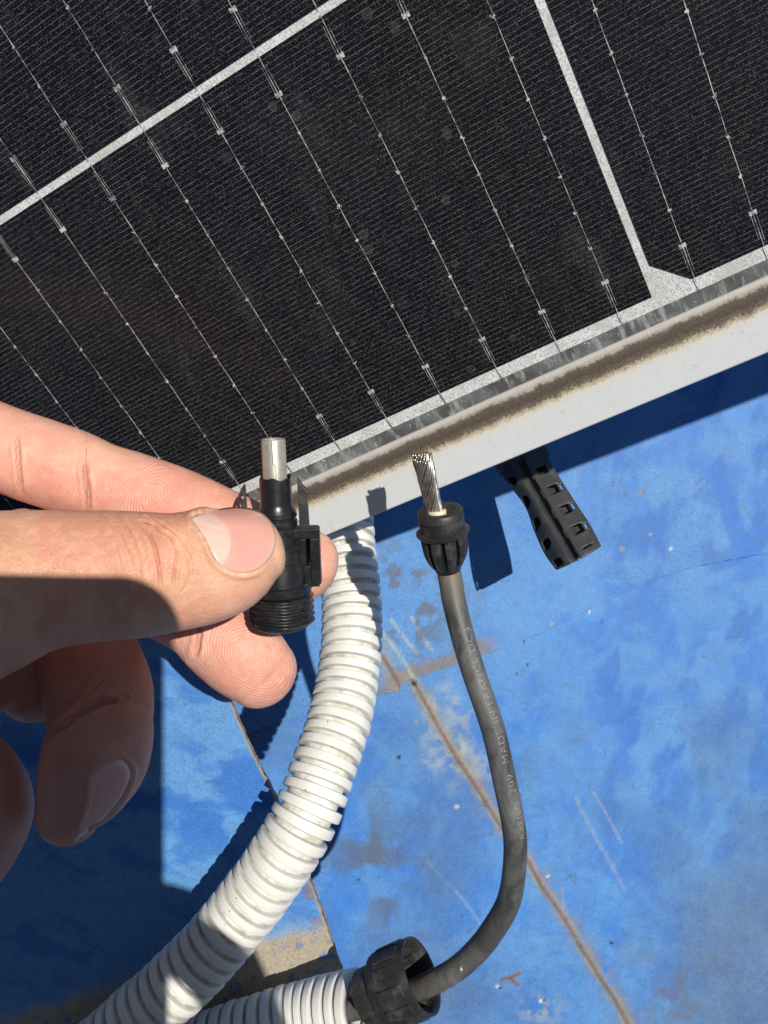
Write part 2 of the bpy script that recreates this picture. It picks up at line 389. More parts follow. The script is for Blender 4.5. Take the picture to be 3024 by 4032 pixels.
# upper sheet, overlapping the base sheet along the lap line
lx = np.concatenate([axis_coords(700, 1573, 7, -11000, 700)[:-25] if False else np.r_[-11000, -6000, -3000, -1500, -700, -200, 200, 450, np.arange(650, 1574, 7)], [1574.0, 1582.0], np.arange(1589, 3150, 7), [3400, 4200, 6000, 9000, 12000]])
lx = np.unique(np.round(lx, 2)); ly = np.interp(lx, [p[0] for p in LAP], [p[1] for p in LAP]) + 3.0 * (vnoise(lx / 30, lx * 0, 9) - .5)
ts = np.r_[0, 2, np.arange(8, 1150, 7), 1400, 1900, 3000, 5000, 9000]
X = np.repeat(lx[None], len(ts), 0).ravel(); Y = (ly[None] - ts[:, None]).ravel(); n = len(lx)
lift = .0026 * np.exp(-((X - 2850) / 130) ** 2)
zz = .0004 + lift * np.exp(-np.repeat(ts[:, None], n, 1).ravel() / 120) + .0010 * (fbm(X / 420, Y / 420, 5, 3) - .5)
V = np.stack([(X - CX) * mm, -(Y - CY) * mm, zz], 1)
Vb = V[:n].copy(); Vb[:, 2] -= .0011
V2 = np.vstack([V, Vb]); idx = np.arange(len(X)).reshape(len(ts), n)
Fc = np.stack([idx[:-1, :-1], idx[:-1, 1:], idx[1:, 1:], idx[1:, :-1]], -1).reshape(-1, 4).tolist()
k0 = len(V); Fc += [(k0 + i, k0 + i + 1, i + 1, i) for i in range(n - 1)]
up = mesh_obj("overlapping_sheet", V2.tolist(), Fc, M_paint, roof)
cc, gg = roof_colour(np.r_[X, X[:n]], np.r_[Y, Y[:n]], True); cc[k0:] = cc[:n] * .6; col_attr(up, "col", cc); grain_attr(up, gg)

# ---------------------------------------------------------------- raised steel flap at the left, under the conduits
ZP = 277.0; mp = ZP / F * .001
edge = [(740, 2350), (800, 2498), (850, 2620), (905, 2753), (985, 2940), (1085, 3140), (1160, 3330), (1235, 3502), (1290, 3660), (1330, 3780), (1347, 3822)]
ep = catmull([(a, b) for a, b in edge], 24); ep = np.stack([np.interp(np.linspace(0, len(ep) - 1, 260), np.arange(len(ep)), ep[:, k]) for k in (0, 1)], 1)
ep[:, 0] += 4 * (vnoise(ep[:, 1] / 12, ep[:, 1] * 0, 2) - .5)
us = np.r_[0, 3, np.arange(8, 1350, 6), 1700, 2400]
X = (ep[None, :, 0] - us[:, None]).ravel(); Y = (ep[None, :, 1] + us[:, None] * (.16 + .42 * np.linspace(0, 1, len(ep)) ** 3)[None]).ravel(); n = len(ep)
def flap_colour(x, y):
    u, v = x / 100, y / 100; wx = fbm(u * .6, v * .6, 3); c = np.repeat((DUST * 1.02)[None], len(x), 0)
    st = fbm(u * .45 + 1.2 * wx, v * 1.15 - .28 * u + 1.2 * wx, 25, 4, .5)
    k = .85 * sstep(.42, .60, st) * sstep(2860, 2960, y) * sstep(3420, 3290, y) ; k = np.maximum(k, .6 * sstep(.52, .66, st)); c = mixc(c, k, SAT * .95)
    hn = fbm(u * 2.5, v * 2.5, 91, 4)
    d, _ = pdist(x, y, edge)
    c = mixc(c, .8 * sstep(60, 8, d + 60 * (hn - .45)) * sstep(.42, .56, fbm(u * 3, v * 3, 14)) * sstep(3250, 3500, y), RUST * .7 + TAN * .3)
    c = mixc(c, .85 * sstep(11, 3, d + 6 * (hn - .5)), TAN * .8 + RUST * .3)
    t = y + .30 * (x - 1200) + 60 * (fbm(u * 1.3, v * 1.3, 17) - .5)
    c = mixc(c, .55 * sstep(3600, 3660, t), np.array((.30, .36, .42))); c = mixc(c, .95 * sstep(3640, 3690, t), TAN * (1.05)); 
    bl = sstep(.60, .66, fbm(u * 3.4, v * 3.4, 27)) * sstep(3660, 3760, t); c = mixc(c, .7 * bl, SAT * .8 + .03)
    return np.clip(c, 0, 1), .75 * np.ones(len(x))
V = np.stack([(X - CX) * mp, -(Y - CY) * mp, np.full(len(X), CAMZ - ZP * .001) + .0006 * (fbm(X / 300, Y / 300, 5, 3) - .5)], 1)
idx = np.arange(len(X)).reshape(len(us), n)
flap = empty("steel_flap", P(300, 3200, ZP + 1)); tag(flap, "raised blue steel flap with a rusty right edge, tan bare patch at its lower corner", "steel plate")
def toloc(o, root):
    o.data.transform(root.matrix_world.inverted()); return o
bpy.context.view_layer.update()
FT = np.stack([idx[:-1, :-1], idx[1:, :-1], idx[1:, 1:], idx[:-1, 1:]], -1).reshape(-1, 4).tolist()
top = mesh_obj("plate", V.tolist(), FT, M_paint, flap); cc, gg = flap_colour(X, Y); col_attr(top, "col", cc); grain_attr(top, gg); fix_normals(top); toloc(top, flap)
def flip_up(o):
    me = o.data
    if sum(p.normal.z for p in me.polygons) < 0: me.flip_normals()
flip_up(top)
rim = [(V[i] - np.array((0, 0, .0001))) for i in range(n)]; vs = []; fs = []
loop = [V[i] for i in idx[::-1, 0]] + [V[i] for i in idx[0, 1:]] + [V[i] for i in idx[1:, -1]]
for p in loop: vs += [p + np.array((0, 0, -.00002)), p + np.array((.0002, 0, -.0022))]
fs = [(2 * i, 2 * i + 1, 2 * i + 3, 2 * i + 2) for i in range(len(loop) - 1)]
toloc(mesh_obj("rusty_edge", vs, fs, M_rust, flap), flap)
und = V[[idx[0, 0], idx[0, -1], idx[-1, -1], idx[-1, 0]]] - np.array((0, 0, .0022))
toloc(mesh_obj("underside", und.tolist(), [(0, 1, 2, 3)], M_rust, flap), flap)
a, b2 = P(-900, 2500, ZP + 2.3), P(-900, 3900, ZP + 2.3)
vs = [a, b2, b2 + Vector((0, 0, -(b2.z))), a + Vector((0, 0, -(a.z)))]; vs += [v + Vector((.003, 0, 0)) for v in vs]
toloc(mesh_obj("upright", vs, [(0, 1, 2, 3), (7, 6, 5, 4), (0, 4, 5, 1), (1, 5, 6, 2), (2, 6, 7, 3), (3, 7, 4, 0)], M_rust, flap, smooth=False), flap)

# ---------------------------------------------------------------- solar panel
fl = lambda v: Vector((v[0], -v[1], -v[2]))
A = np.array([3938, 6434, 3378.]); A /= np.linalg.norm(A)
B = np.array([8942, -3699, -3378.]); B -= (A @ B) * A; B /= np.linalg.norm(B)
Nn = np.cross(A, B); Nn *= np.sign(Nn[2]); DP = 213.0
Aw, Bw, Cw = fl(A), fl(B), -fl(Nn)              # a: towards the lower edge, b: along it, c: out of the glass
org = Vector((0, 0, CAMZ)) + fl(Nn) * DP * .001
Mpan = Matrix(((Aw.x, Bw.x, Cw.x, org.x), (Aw.y, Bw.y, Cw.y, org.y), (Aw.z, Bw.z, Cw.z, org.z), (0, 0, 0, 1)))
if Mpan.to_3x3().determinant() < 0: print("left-handed panel frame")
panel = empty("photovoltaic_module", mat=Mpan); tag(panel, "dusty dark solar panel with silver wires and a white aluminium frame edge", "solar panel")
def mmv(*v): return tuple(x * .001 for x in v)
def cell_mat():
    b = NB("solar_cell")
    co = b.n("ShaderNodeSeparateXYZ"); b.l(b.coord(), co.inputs[0])
    wob = b.math('MULTIPLY', b.math('SUBTRACT', b.noise(900, 3, .6), .5), .00022)
    a = b.math('MULTIPLY', b.math('ADD', co.outputs[0], wob), 1 / .00127)
    fr = b.math('ABSOLUTE', b.math('SUBTRACT', b.math('FRACT', a), .5))
    line = b.ramp(fr, [(.028, O1), (.062, Z1)])
    brk = b.ramp(b.noise(520, 4, .75), [(.38, (.12, .12, .12)), (.60, O1)])
    n1 = b.noise(1500, 4, .75); n2 = b.noise(20, 3, .5); n3 = b.noise(700, 4, .8, 1.5)
    v = b.n("ShaderNodeMapping"); b.l(b.coord(), v.inputs[0]); v.inputs["Scale"].default_value = (1, 1.15, 1)
    vor = b.n("ShaderNodeTexVoronoi"); vor.inputs["Scale"].default_value = 480; vor.feature = 'DISTANCE_TO_EDGE'; b.l(v.outputs[0], vor.inputs["Vector"])
    c = b.mix(b.ramp(n2, [(.35, Z1), (.65, O1)]), (.0020, .0028, .0085), (.0030, .0036, .0068))
    c = b.mix(b.math('MULTIPLY', b.ramp(n1, [(.58, Z1), (.70, O1)]), .55), c, (.048, .046, .044))
    c = b.mix(b.math('MULTIPLY', b.ramp(b.noise(3200, 2, .7), [(.61, Z1), (.67, O1)]), .65), c, (.19, .18, .155))
    c = b.mix(b.math('MULTIPLY', b.ramp(n3, [(.60, Z1), (.72, O1)]), .40), c, (.060, .056, .048))
    c = b.mix(b.math('MULTIPLY', b.math('MULTIPLY', line, brk), .8), c, (.19, .18, .16))
    b.set(Base_Color=c, Roughness=.55, Specular_IOR_Level=.12); return b.m
M_cell = cell_mat()
def wire_mat():
    b = NB("silver_wire"); n = b.noise(600, 3, .7)
    b.set(Base_Color=b.ramp(n, [(.38, (.16, .16, .20)), (.58, (.80, .78, .72))]), Metallic=.35, Roughness=.45); return b.m
M_wire = wire_mat()
def sheet_mat():
    b = NB("white_backsheet"); n = b.noise(2300, 2, .6); n2 = b.noise(90, 4, .6)
    c = b.mix(b.ramp(n, [(.38, O1), (.56, Z1)]), (.78, .79, .78), (.42, .42, .42))
    c = b.mix(b.ramp(n2, [(.45, Z1), (.8, O1)]), c, (.46, .45, .42))
    b.set(Base_Color=c, Roughness=.7); return b.m
M_sheet = sheet_mat()
def tape_mat():
    b = NB("edge_sealant"); sx = b.n("ShaderNodeSeparateXYZ"); b.l(b.coord(), sx.inputs[0])
    n = b.noise(75, 3, .6); n2 = b.noise(1300, 3, .7); v = b.n("ShaderNodeMapping"); b.l(b.coord(), v.inputs[0]); v.inputs["Scale"].default_value = (.25, 1, 1); n3 = b.noise(420, 4, .7, 0, v.outputs[0])
    c = b.mix(b.ramp(n, [(.42, Z1), (.58, O1)]), (.085, .082, .082), (.16, .165, .175))
    c = b.mix(b.ramp(n3, [(.52, Z1), (.66, O1)]), c, (.33, .335, .34))
    c = b.mix(b.math('MULTIPLY', b.ramp(n2, [(.62, Z1), (.68, O1)]), b.ramp(n, [(.45, Z1), (.6, O1)])), c, (.75, .75, .72))
    c = b.mix(b.ramp(b.noise(24, 2, .5), [(.60, Z1), (.66, O1)]), c, (.13, .10, .095))
    b.set(Base_Color=c, Roughness=.5); return b.m
M_tape = tape_mat()
def frame_mat():
    b = NB("dirty_aluminium"); sx = b.n("ShaderNodeSeparateXYZ"); b.l(b.coord(), sx.inputs[0])
    n = b.noise(60, 5, .65); n2 = b.noise(1600, 3, .7); n3 = b.noise(420, 5, .75)
    a = b.math('ADD', b.math('MULTIPLY', sx.outputs[0], 1000.0), b.math('MULTIPLY', b.math('SUBTRACT', n, .5), 1.3))
    a = b.math('ADD', a, b.math('MULTIPLY', b.math('SUBTRACT', n3, .5), 2.6))
    a = b.math('ADD', a, b.math('MULTIPLY', b.math('SUBTRACT', n2, .5), 2.2))
    v_ = b.n("ShaderNodeMapping"); b.l(b.coord(), v_.inputs[0]); v_.inputs["Scale"].default_value = (.12, 1, 1)
    drip = b.noise(330, 5, .7, .4, v_.outputs[0])
    a = b.math('ADD', a, b.math('MULTIPLY', b.math('SUBTRACT', drip, .5), 1.8))
    f = b.math('DIVIDE', b.math('SUBTRACT', a, 83.0), 19.0)       # 0 inner edge .. 1 outer edge
    alu = b.mix(b.ramp(n3, [(.58, Z1), (.74, O1)]), (.64, .665, .665), (.50, .51, .48))
    alu = b.mix(b.math('MULTIPLY', b.ramp(drip, [(.55, Z1), (.75, O1)]), .35), alu, (.48, .43, .34))
    band = b.ramp(f, [(.02, (.50, .48, .43)), (.085, (.42, .39, .34)), (.125, (.13, .108, .086)), (.24, (.090, .074, .059)), (.33, (.17, .136, .105)), (.36, (.40, .335, .24)), (.43, (.66, .61, .50)), (.56, (.64, .66, .655))])
    c = b.mix(b.ramp(f, [(.40, Z1), (.56, O1)]), band, alu)
    gr = b.ramp(n2, [(.30, (.62, .58, .54)), (.72, (1.32, 1.30, 1.28))])
    c = b.mix(b.ramp(f, [(.08, Z1), (.13, O1), (.34, O1), (.44, Z1)]), c, b.mix(1.0, c, gr, 'MULTIPLY'))
    sp = b.math('MULTIPLY', b.ramp(n2, [(.60, Z1), (.68, O1)]), b.ramp(b.noise(70, 3, .6), [(.52, Z1), (.66, O1)]))
    c = b.mix(b.math('MULTIPLY', sp, b.ramp(f, [(.42, Z1), (.5, (.55, .55, .55))])), c, (.20, .17, .13))
    b.set(Base_Color=c, Roughness=.55, Metallic=.0, Normal=b.bump(b.math('ADD', n2, n3), .00008, .5)); return b.m
M_frame = frame_mat()
A0, A1 = -318.0, 101.7; B0, B1 = -384.0, 402.0
def slab(name, a0, a1, b0, b1, c0, c1, material, parent, bev=0):
    return boxes(name, [(a0 * .001, a1 * .001, b0 * .001, b1 * .001, c0 * .001, c1 * .001)], Matrix.Identity(4), material, parent, bev)
slab("backsheet", A0 + 12, 90, B0 + 12, B1 - 12, -4.0, -1.0, M_sheet, panel)
slab("edge_seal", 79.8, 89.5, B0 + 12, B1 - 12, -.95, -.35, M_tape, panel)
def frame_bar(pts_in, pts_out, nm="frame_bar"):
    (p0, p1), (q0, q1) = pts_in, pts_out      # inner and outer edge end points in (a, b)
    prof = [(0, .85), (.06, 1.25), (.97, 1.25), (1, 1.0), (1, -30), (.0, -30), (-.5, -30), (-.5, -28.6), (.90, -28.6), (.90, -.2), (0, -.2)]
    vs = []; fs = []
    for (pi, qo) in ((p0, q0), (p1, q1)):
        for t, c in prof: vs.append(mmv(pi[0] + (qo[0] - pi[0]) * t, pi[1] + (qo[1] - pi[1]) * t, c))
    n = len(prof)
    for i in range(n): fs.append((i, (i + 1) % n, n + (i + 1) % n, n + i))
    fs += [tuple(range(n))[::-1], tuple(range(n, 2 * n))]
    o = fix_normals(mesh_obj(nm, vs, fs, M_frame, panel, smooth=False)); bevel(o, .0003, 2); return o
i0, i1, j0, j1 = A0 + 18.6, 83.1, B0 + 18.6, B1 - 18.6
frame_bar(((i1, j0), (i1, j1)), ((A1, B0), (A1, B1))); frame_bar(((i0, j1), (i0, j0)), ((A0, B1), (A0, B0)))
frame_bar(((i0, j0), (i1, j0)), ((A0, B0), (A1, B0))); frame_bar(((i1, j1), (i0, j1)), ((A1, B1), (A0, B1)))
ROWS = [(-14.2, 76.4), (-107.0, -16.15), (-200.0, -109.2), (-293.0, -202.2)]
COLS = [(-175.2, 7.0), (9.2, 191.4), (-360.0, -177.8), (194.0, 376.2)]
CH = 7.6
rr = random.Random(5)
for ci, (b0, b1) in enumerate(COLS):
    for ri, (a0, a1) in enumerate(ROWS):
        if ri == 3 and ci > 1: continue
        # half cells: the cut edge is square; factory corners are chamfered at the outer end
        low = (ri % 2 == 0)
        ch0 = CH if (ci != 0) else 0.0
        ch0 = ch0 if low else 0
        a, e = (a1, a0) if low else (a0, a1)
        pts = [(e, b0), (e, b1), (a, b1), (a, b0 + ch0 * 1.02)] + ([(a - CH, b0)] if ch0 else [])
        cell = extrude_poly([mmv(p[0], p[1], -.95) for p in pts], mmv(0, 0, .25), "solar_cell", M_cell, panel, 0)
        for k in range(11):
            bb = b0 + 8.3 + 16.5 * k + (.0 if ci else .15)
            vs = []; fs = []
            def q(a_0, b_0, a_1, b_1, wd, z=-.62):
                k_ = len(vs); dx, dy = a_1 - a_0, b_1 - b_0; L = math.hypot(dx, dy); ux, uy = -dy / L * wd / 2, dx / L * wd / 2
                vs.extend([mmv(a_0 + ux, b_0 + uy, z), mmv(a_0 - ux, b_0 - uy, z), mmv(a_1 - ux, b_1 - uy, z), mmv(a_1 + ux, b_1 + uy, z)]); fs.append((k_, k_ + 1, k_ + 2, k_ + 3))
            nseg = 22
            aa = np.linspace(a0 + .3, a1 - .3, nseg + 1); wb = [rr.uniform(-.07, .07) for _ in aa]
            for i in range(nseg): q(aa[i], bb + wb[i], aa[i + 1], bb + wb[i + 1], .15 + rr.uniform(-.05, .06), -.60)
            # solder pads along the wire, a fork at each end
            for j in range(1, 8):
                pa = a0 + 8.6 + (a1 - a0 - 17.2) * j / 8; s = rr.uniform(.35, .6)
                q(pa - s * .5, bb - .10, pa + s * .6, bb + rr.uniform(-.1, .1), rr.uniform(.45, .85), -.58)
                for _ in range(2): ox_, oy_ = rr.uniform(-.5, .5), rr.uniform(-.55, .55); q(pa + ox_ - .16, bb + oy_, pa + ox_ + .16, bb + oy_ + rr.uniform(-.2, .2), rr.uniform(.12, .35), -.57)
            for end, sg in ((a0, 1), (a1, -1)):
                pa = end + sg * 8.6
                q(pa - .55, bb - .62, pa + .55, bb - .58, .55, -.57); q(pa - .55, bb + .60, pa + .6, bb + .55, .60, -.57); q(pa - .35, bb, pa + .35, bb, .9, -.575)
                q(pa - sg * .5, bb - .62, end + sg * (1.2 + 1.5 * rr.random()), bb - .55, .075, -.59); q(pa - sg * .5, bb + .62, end + sg * (1.2 + 1.5 * rr.random()), bb + .58, .075, -.59)
                q(pa, bb - .05, end - sg * .6, bb + .05, .17, -.56)
            if low: q(a1 + .3, bb + .0, a1 + 3.4, bb + .25, .26, -.56)
            mesh_obj("busbar_wire", vs, fs, M_wire, cell, smooth=False)
        # thin silver outline line near the cell border
# wire ends running across the white strip under the lowest row
def glass_mat():
    b = NB("dusty_glass"); t = b.t; out = t.nodes["Material Output"]
    tr = b.n("ShaderNodeBsdfTransparent"); tr.inputs[0].default_value = (.97, .98, .98, 1)
    df = b.n("ShaderNodeBsdfDiffuse"); df.inputs[0].default_value = (.45, .45, .46, 1)
    gl = b.n("ShaderNodeBsdfGlossy"); gl.inputs["Roughness"].default_value = .22; gl.inputs[0].default_value = (1, 1, 1, 1)
    n1 = b.noise(16, 4, .6, .6); n2 = b.noise(1400, 3, .7); n4 = b.noise(2600, 2, .6)
    v = b.n("ShaderNodeMapping"); b.l(b.coord(), v.inputs[0]); v.inputs["Scale"].default_value = (.35, 1, 1)
    st = b.noise(70, 5, .65, .3, v.outputs[0])
    vor = b.n("ShaderNodeTexVoronoi"); vor.inputs["Scale"].default_value = 95; b.l(b.coord(), vor.inputs["Vector"])
    ring = b.math('MULTIPLY', b.ramp(b.math('ADD', vor.outputs["Distance"], b.math('MULTIPLY', n2, .04)), [(.085, (.6, .6, .6)), (.135, O1), (.15, Z1)]), b.ramp(b.noise(9, 2, .5), [(.52, Z1), (.60, O1)]))
    f = b.math('ADD', b.math('MULTIPLY', b.ramp(n1, [(.52, Z1), (.80, O1)]), .020), b.math('MULTIPLY', b.ramp(n2, [(.58, Z1), (.74, O1)]), .05))
    f = b.math('ADD', f, b.math('MULTIPLY', b.ramp(st, [(.56, Z1), (.72, O1)]), .040))
    f = b.math('ADD', f, b.math('MULTIPLY', ring, .07))
    f = b.math('ADD', f, b.math('MULTIPLY', b.ramp(n4, [(.685, Z1), (.72, O1)]), .45))
    m1 = b.n("ShaderNodeMixShader"); b.l(f, m1.inputs[0]); b.l(tr.outputs[0], m1.inputs[1]); b.l(df.outputs[0], m1.inputs[2])
    m2 = b.n("ShaderNodeMixShader"); m2.inputs[0].default_value = .014; b.l(m1.outputs[0], m2.inputs[1]); b.l(gl.outputs[0], m2.inputs[2])
    b.l(m2.outputs[0], out.inputs["Surface"]); return b.m
M_glass = glass_mat()
mesh_obj("glass_sheet", [mmv(A0 + 14, B0 + 14, .0), mmv(88, B0 + 14, .0), mmv(88, B1 - 14, .0), mmv(A0 + 14, B1 - 14, .0)], [(0, 1, 2, 3)], M_glass, panel, smooth=False)
# a few dried droplets and grit lumps on the glass (small raised blobs)
# ---------------------------------------------------------------- white corrugated conduits
def conduit(name, pts, Rm, pitch, label, group, seed=1, crest=.64, end_cap=False):
    path = np.array([list(P(*p[:3])) for p in catmull(pts, 24)])
    d_ = np.r_[0, np.cumsum(np.linalg.norm(np.diff(path, axis=0), axis=1))]
    K_ = np.array([0, .012, .03, .06, .12, .22, .34, .46, .56, .62, .65, .668, .68, .74, .86, .94]) * (crest / .66)
    K_ = np.where(K_ < .999, K_, .97)
    s = (np.arange(int(d_[-1] / pitch))[:, None] + K_[None]).ravel() * pitch
    path = np.stack([np.interp(s, d_, path[:, k]) for k in range(3)], 1)
    ph = (s / pitch + 1e-9) % 1.0; ring = np.floor(s / pitch + 1e-9)
    jit = np.array([random.Random(int(k) * 7 + seed).uniform(-.012, .012) for k in ring])
    q_ = np.clip(ph / (crest * 1.03), 0, 1); prof = np.where(ph < crest * 1.025, np.clip(1 - np.abs(2 * q_ - 1) ** 12, 0, 1) ** .5, 0)
    rad = Rm * (.79 + .21 * prof) * (1 + jit * prof)
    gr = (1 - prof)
    T, N, U = frames(path); n = 96; ang = np.linspace(0, 2 * np.pi, n, endpoint=False)
    # keep rings exactly at sharp steps: duplicate rows just before and after each step
    V = path[:, None, :] + (N[:, None, :] * np.cos(ang)[None, :, None] + U[:, None, :] * np.sin(ang)[None, :, None]) * rad[:, None, None]
    m = len(path); idx = np.arange(m * n).reshape(m, n); nxt = np.roll(idx, -1, 1)
    Fc = np.stack([idx[:-1], nxt[:-1], nxt[1:], idx[1:]], -1).reshape(-1, 4).tolist()
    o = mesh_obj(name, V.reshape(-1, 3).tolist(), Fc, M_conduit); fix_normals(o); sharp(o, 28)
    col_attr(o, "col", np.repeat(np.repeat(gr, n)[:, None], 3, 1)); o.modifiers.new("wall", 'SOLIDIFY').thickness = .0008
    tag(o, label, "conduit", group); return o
BIG = [(1330, 1780, 306), (1352, 1960, 298), (1364, 2150, 291), (1376, 2270, 287), (1386, 2400, 283), (1383, 2550, 277), (1364, 2700, 271), (1332, 2850, 264), (1274, 3022, 257), (1212, 3190, 252), (1128, 3345, 250), (985, 3548, 251), (762, 3808, 251), (450, 4090, 252), (100, 4400, 253)]
def rs(pts, step=.0004): return pts
# finer sampling so that the steps between crest and groove are crisp
_res = resample
conduit("corrugated_conduit", BIG, .0100, .00433, "long white corrugated conduit curving from under the panel frame to the lower left", "white corrugated conduits", 1)
SMALL = [(1424, 3972, 257), (1330, 3988, 260), (1200, 4020, 263), (1030, 4070, 263.5), (850, 4130, 264), (600, 4230, 264), (300, 4380, 264), (0, 4560, 264)]
conduit("corrugated_conduit", SMALL, .0113, .0040, "short white corrugated conduit end touching the black ribbed nut at the bottom edge", "white corrugated conduits", 4, .72)

# ---------------------------------------------------------------- cable with seal, stripped strands, lettering
CAB = [(1766, 2244, 214), (1775, 2290, 214), (1789, 2373, 214), (1819, 2494, 213), (1862, 2639, 213), (1939, 2865, 213), (1985, 3064, 214), (2024, 3263, 215), (2027, 3396, 219), (2005, 3541, 225), (1946, 3654, 231), (1876, 3744, 237), (1797, 3815, 242), (1704, 3868, 246), (1620, 3905, 250), (1540, 3935, 253), (1430, 3965, 257), (1330, 3985, 260), (1200, 4030, 263), (1000, 4075, 263)]
cable = empty("electric_cable", P(1766, 2244, 214)); tag(cable, "dusty black cable bending down from the rubber seal into the black ribbed nut", "cable"); bpy.context.view_layer.update()
cp = np.array([list(P(*p)) for p in catmull(CAB, 20)]); cp, cs = resample(cp, .0006)
CR = .00300 + .00012 * np.sin(cs * 240) * 0 + .0003 * sstep(.075, .11, cs)
vs, fs = tube(cp, CR, 48); jac = mesh_obj("cable_jacket", vs, fs, M_cable, cable); fix_normals(jac)
d0 = np.repeat(cs, 48)[: len(jac.data.vertices)]
tanmask = np.clip(.9 * sstep(.013, .001, d0) + .16 * sstep(.085, .105, d0), 0, 1); col_attr(jac, "col", np.repeat(tanmask[:, None], 3, 1)); toloc(jac, cable)
# lettering wrapped on the jacket
b = NB("faded_white_ink"); nn_ = b.noise(1800, 2, .6); b.set(Base_Color=b.ramp(nn_, [(.34, (.12, .12, .118)), (.58, (.38, .375, .36))]), Roughness=.7); M_ink = b.m
T_, N_, U_ = frames(cp)
def wrap_text(txt, py_start, py_end, offdeg, size=.0019):
    cu = bpy.data.curves.new("txt", 'FONT'); cu.body = txt; cu.size = size * 1.38; cu.align_x = 'LEFT'; cu.resolution_u = 4; cu.space_character = 1.12; cu.offset = -size * .032
    ob = bpy.data.objects.new("txt", cu); link(ob); dg = bpy.context.evaluated_depsgraph_get(); ev = ob.evaluated_get(dg); me = bpy.data.meshes.new_from_object(ev)
    bpy.data.objects.remove(ob); bm = bmesh.new(); bm.from_mesh(me)
    bmesh.ops.subdivide_edges(bm, edges=[e for e in bm.edges if e.calc_length() > .0005], cuts=2)
    ys_ = np.array([CY - p[1] / (CAMZ - p[2]) * F for p in cp])
    half = len(ys_) // 1
    lim = int(np.argmax(ys_))
    sidx = lambda py: np.interp(py, ys_[:lim], cs[:lim])
    s0, s1 = sidx(py_start), sidx(py_end)              # start is lower on the cable (larger arc length)
    xs_ = [v.co.x for v in bm.verts]; w_ = max(xs_) - min(xs_); xm = min(xs_); sc_ = (s0 - s1) / w_
    out = []
    for v in bm.verts:
        s = s0 - (v.co.x - xm) * sc_; i = min(max(int(np.interp(s, cs, np.arange(len(cs)))), 0), len(cs) - 2); fr_ = (s - cs[i]) / (cs[1] - cs[0])
        p = cp[i] * (1 - fr_) + cp[i + 1] * fr_; r = CR[i] + .000035
        # N_ points to the viewer's left or right depending on travel; text up = left of the picture
        side = N_[i] if N_[i][0] > 0 else -N_[i]
        ang = R(offdeg) - (v.co.y - size * .5) / r
        out.append(p + side * math.sin(ang) * r + U_[i] * math.cos(ang) * r)
    fs_ = [tuple(v.index for v in f.verts) for f in bm.faces]; bm.free()
    o = mesh_obj("printed_lettering", out, fs_, M_ink, cable, smooth=False); toloc(o, cable)
wrap_text("MADE IN FRANCE", 2990, 2588, 20); wrap_text("DC3", 2562, 2476, 24); wrap_text("209", 3112, 3038, 22); wrap_text("AXENO", 3285, 3150, 30, .0016)
# white scuff flakes
vs = [P(1817, 3785, 236.9), P(1826, 3790, 236.8), P(1820, 3822, 236.8), P(1812, 3822, 237.0)]
b = NB("pale_flake"); b.set(Base_Color=(.6, .58, .54), Roughness=.8); M_flake = b.m
toloc(mesh_obj("scuff", vs, [(0, 1, 2, 3)], M_flake, cable, smooth=False), cable)
# strands: two layers of twisted wires
def strand_mat():
    b = NB("tinned_copper"); b.set(Base_Color=b.ramp(b.noise(500, 3, .6), [(.3, (.24, .23, .20)), (.7, (.60, .58, .52))]), Metallic=.85, Roughness=.33); return b.m
M_strand = strand_mat()
st = empty("stripped_wire", (0, 0, 0)); bpy.data.objects.remove(st)
core = catmull([(1716, 2062, 212), (1708, 2010, 211), (1692, 1930, 209), (1673, 1850, 207), (1656, 1768, 206)], 12)
core = np.array([list(P(*p)) for p in core]); core, _s = resample(core, .0005)
Tc, Nc, Uc = frames(core); svs, sfs = [], []
def add_strand(rad, ph0, wr, turns, L, fl_=0.0):
    m = int(len(core) * L); pth = []
    for i in range(m):
        t = i / len(core); flare = (1 - .10 * math.sin(math.pi * min(t * 1.15, 1))) + fl_ * t ** 3 * .6
        a = ph0 + turns * 2 * math.pi * t
        pth.append(core[i] + Nc[i] * math.cos(a) * rad * 1.05 * flare + Uc[i] * math.sin(a) * rad * .9 * flare)
    v, f = tube(np.array(pth), wr, 7); k = len(svs); svs.extend(v); sfs.extend([tuple(x + k for x in ff) for ff in f])
for k in range(17): add_strand(.00200, 2 * math.pi * k / 17 + rr.uniform(-.06, .06), .00031, -.80, rr.uniform(.88, 1.0), rr.uniform(-.05, .40))
for k in range(12): add_strand(.00135, 2 * math.pi * k / 12, .00028, -.80, rr.uniform(.95, 1.0), .1)
for k in range(10): add_strand(.0009, 2 * math.pi * k / 10, .00025, -.5, rr.uniform(.94, 1.0), .1)
for k in range(4): add_strand(.0004, 2 * math.pi * k / 4, .00035, -.5, .98)
o = mesh_obj("wire_strands", svs, sfs, M_strand, cable); fix_normals(o); toloc(o, cable)
# insulation stub
ins = np.array([list(P(*p)) for p in catmull([(1726, 2085, 212.5), (1722, 2050, 211.6), (1720, 2008, 210.6)], 6)])
b = NB("cream_insulation"); b.set(Base_Color=b.ramp(b.noise(400, 4, .6), [(.3, (.62, .55, .38)), (.7, (.76, .72, .58))]), Roughness=.6, Subsurface_Weight=.1, Subsurface_Scale=.001); M_ins = b.m
vs, fs = tube(ins, np.linspace(.0026, .0023, len(ins)), 28); o = mesh_obj("cream_insulation", vs, fs, M_ins, cable); fix_normals(o); toloc(o, cable)

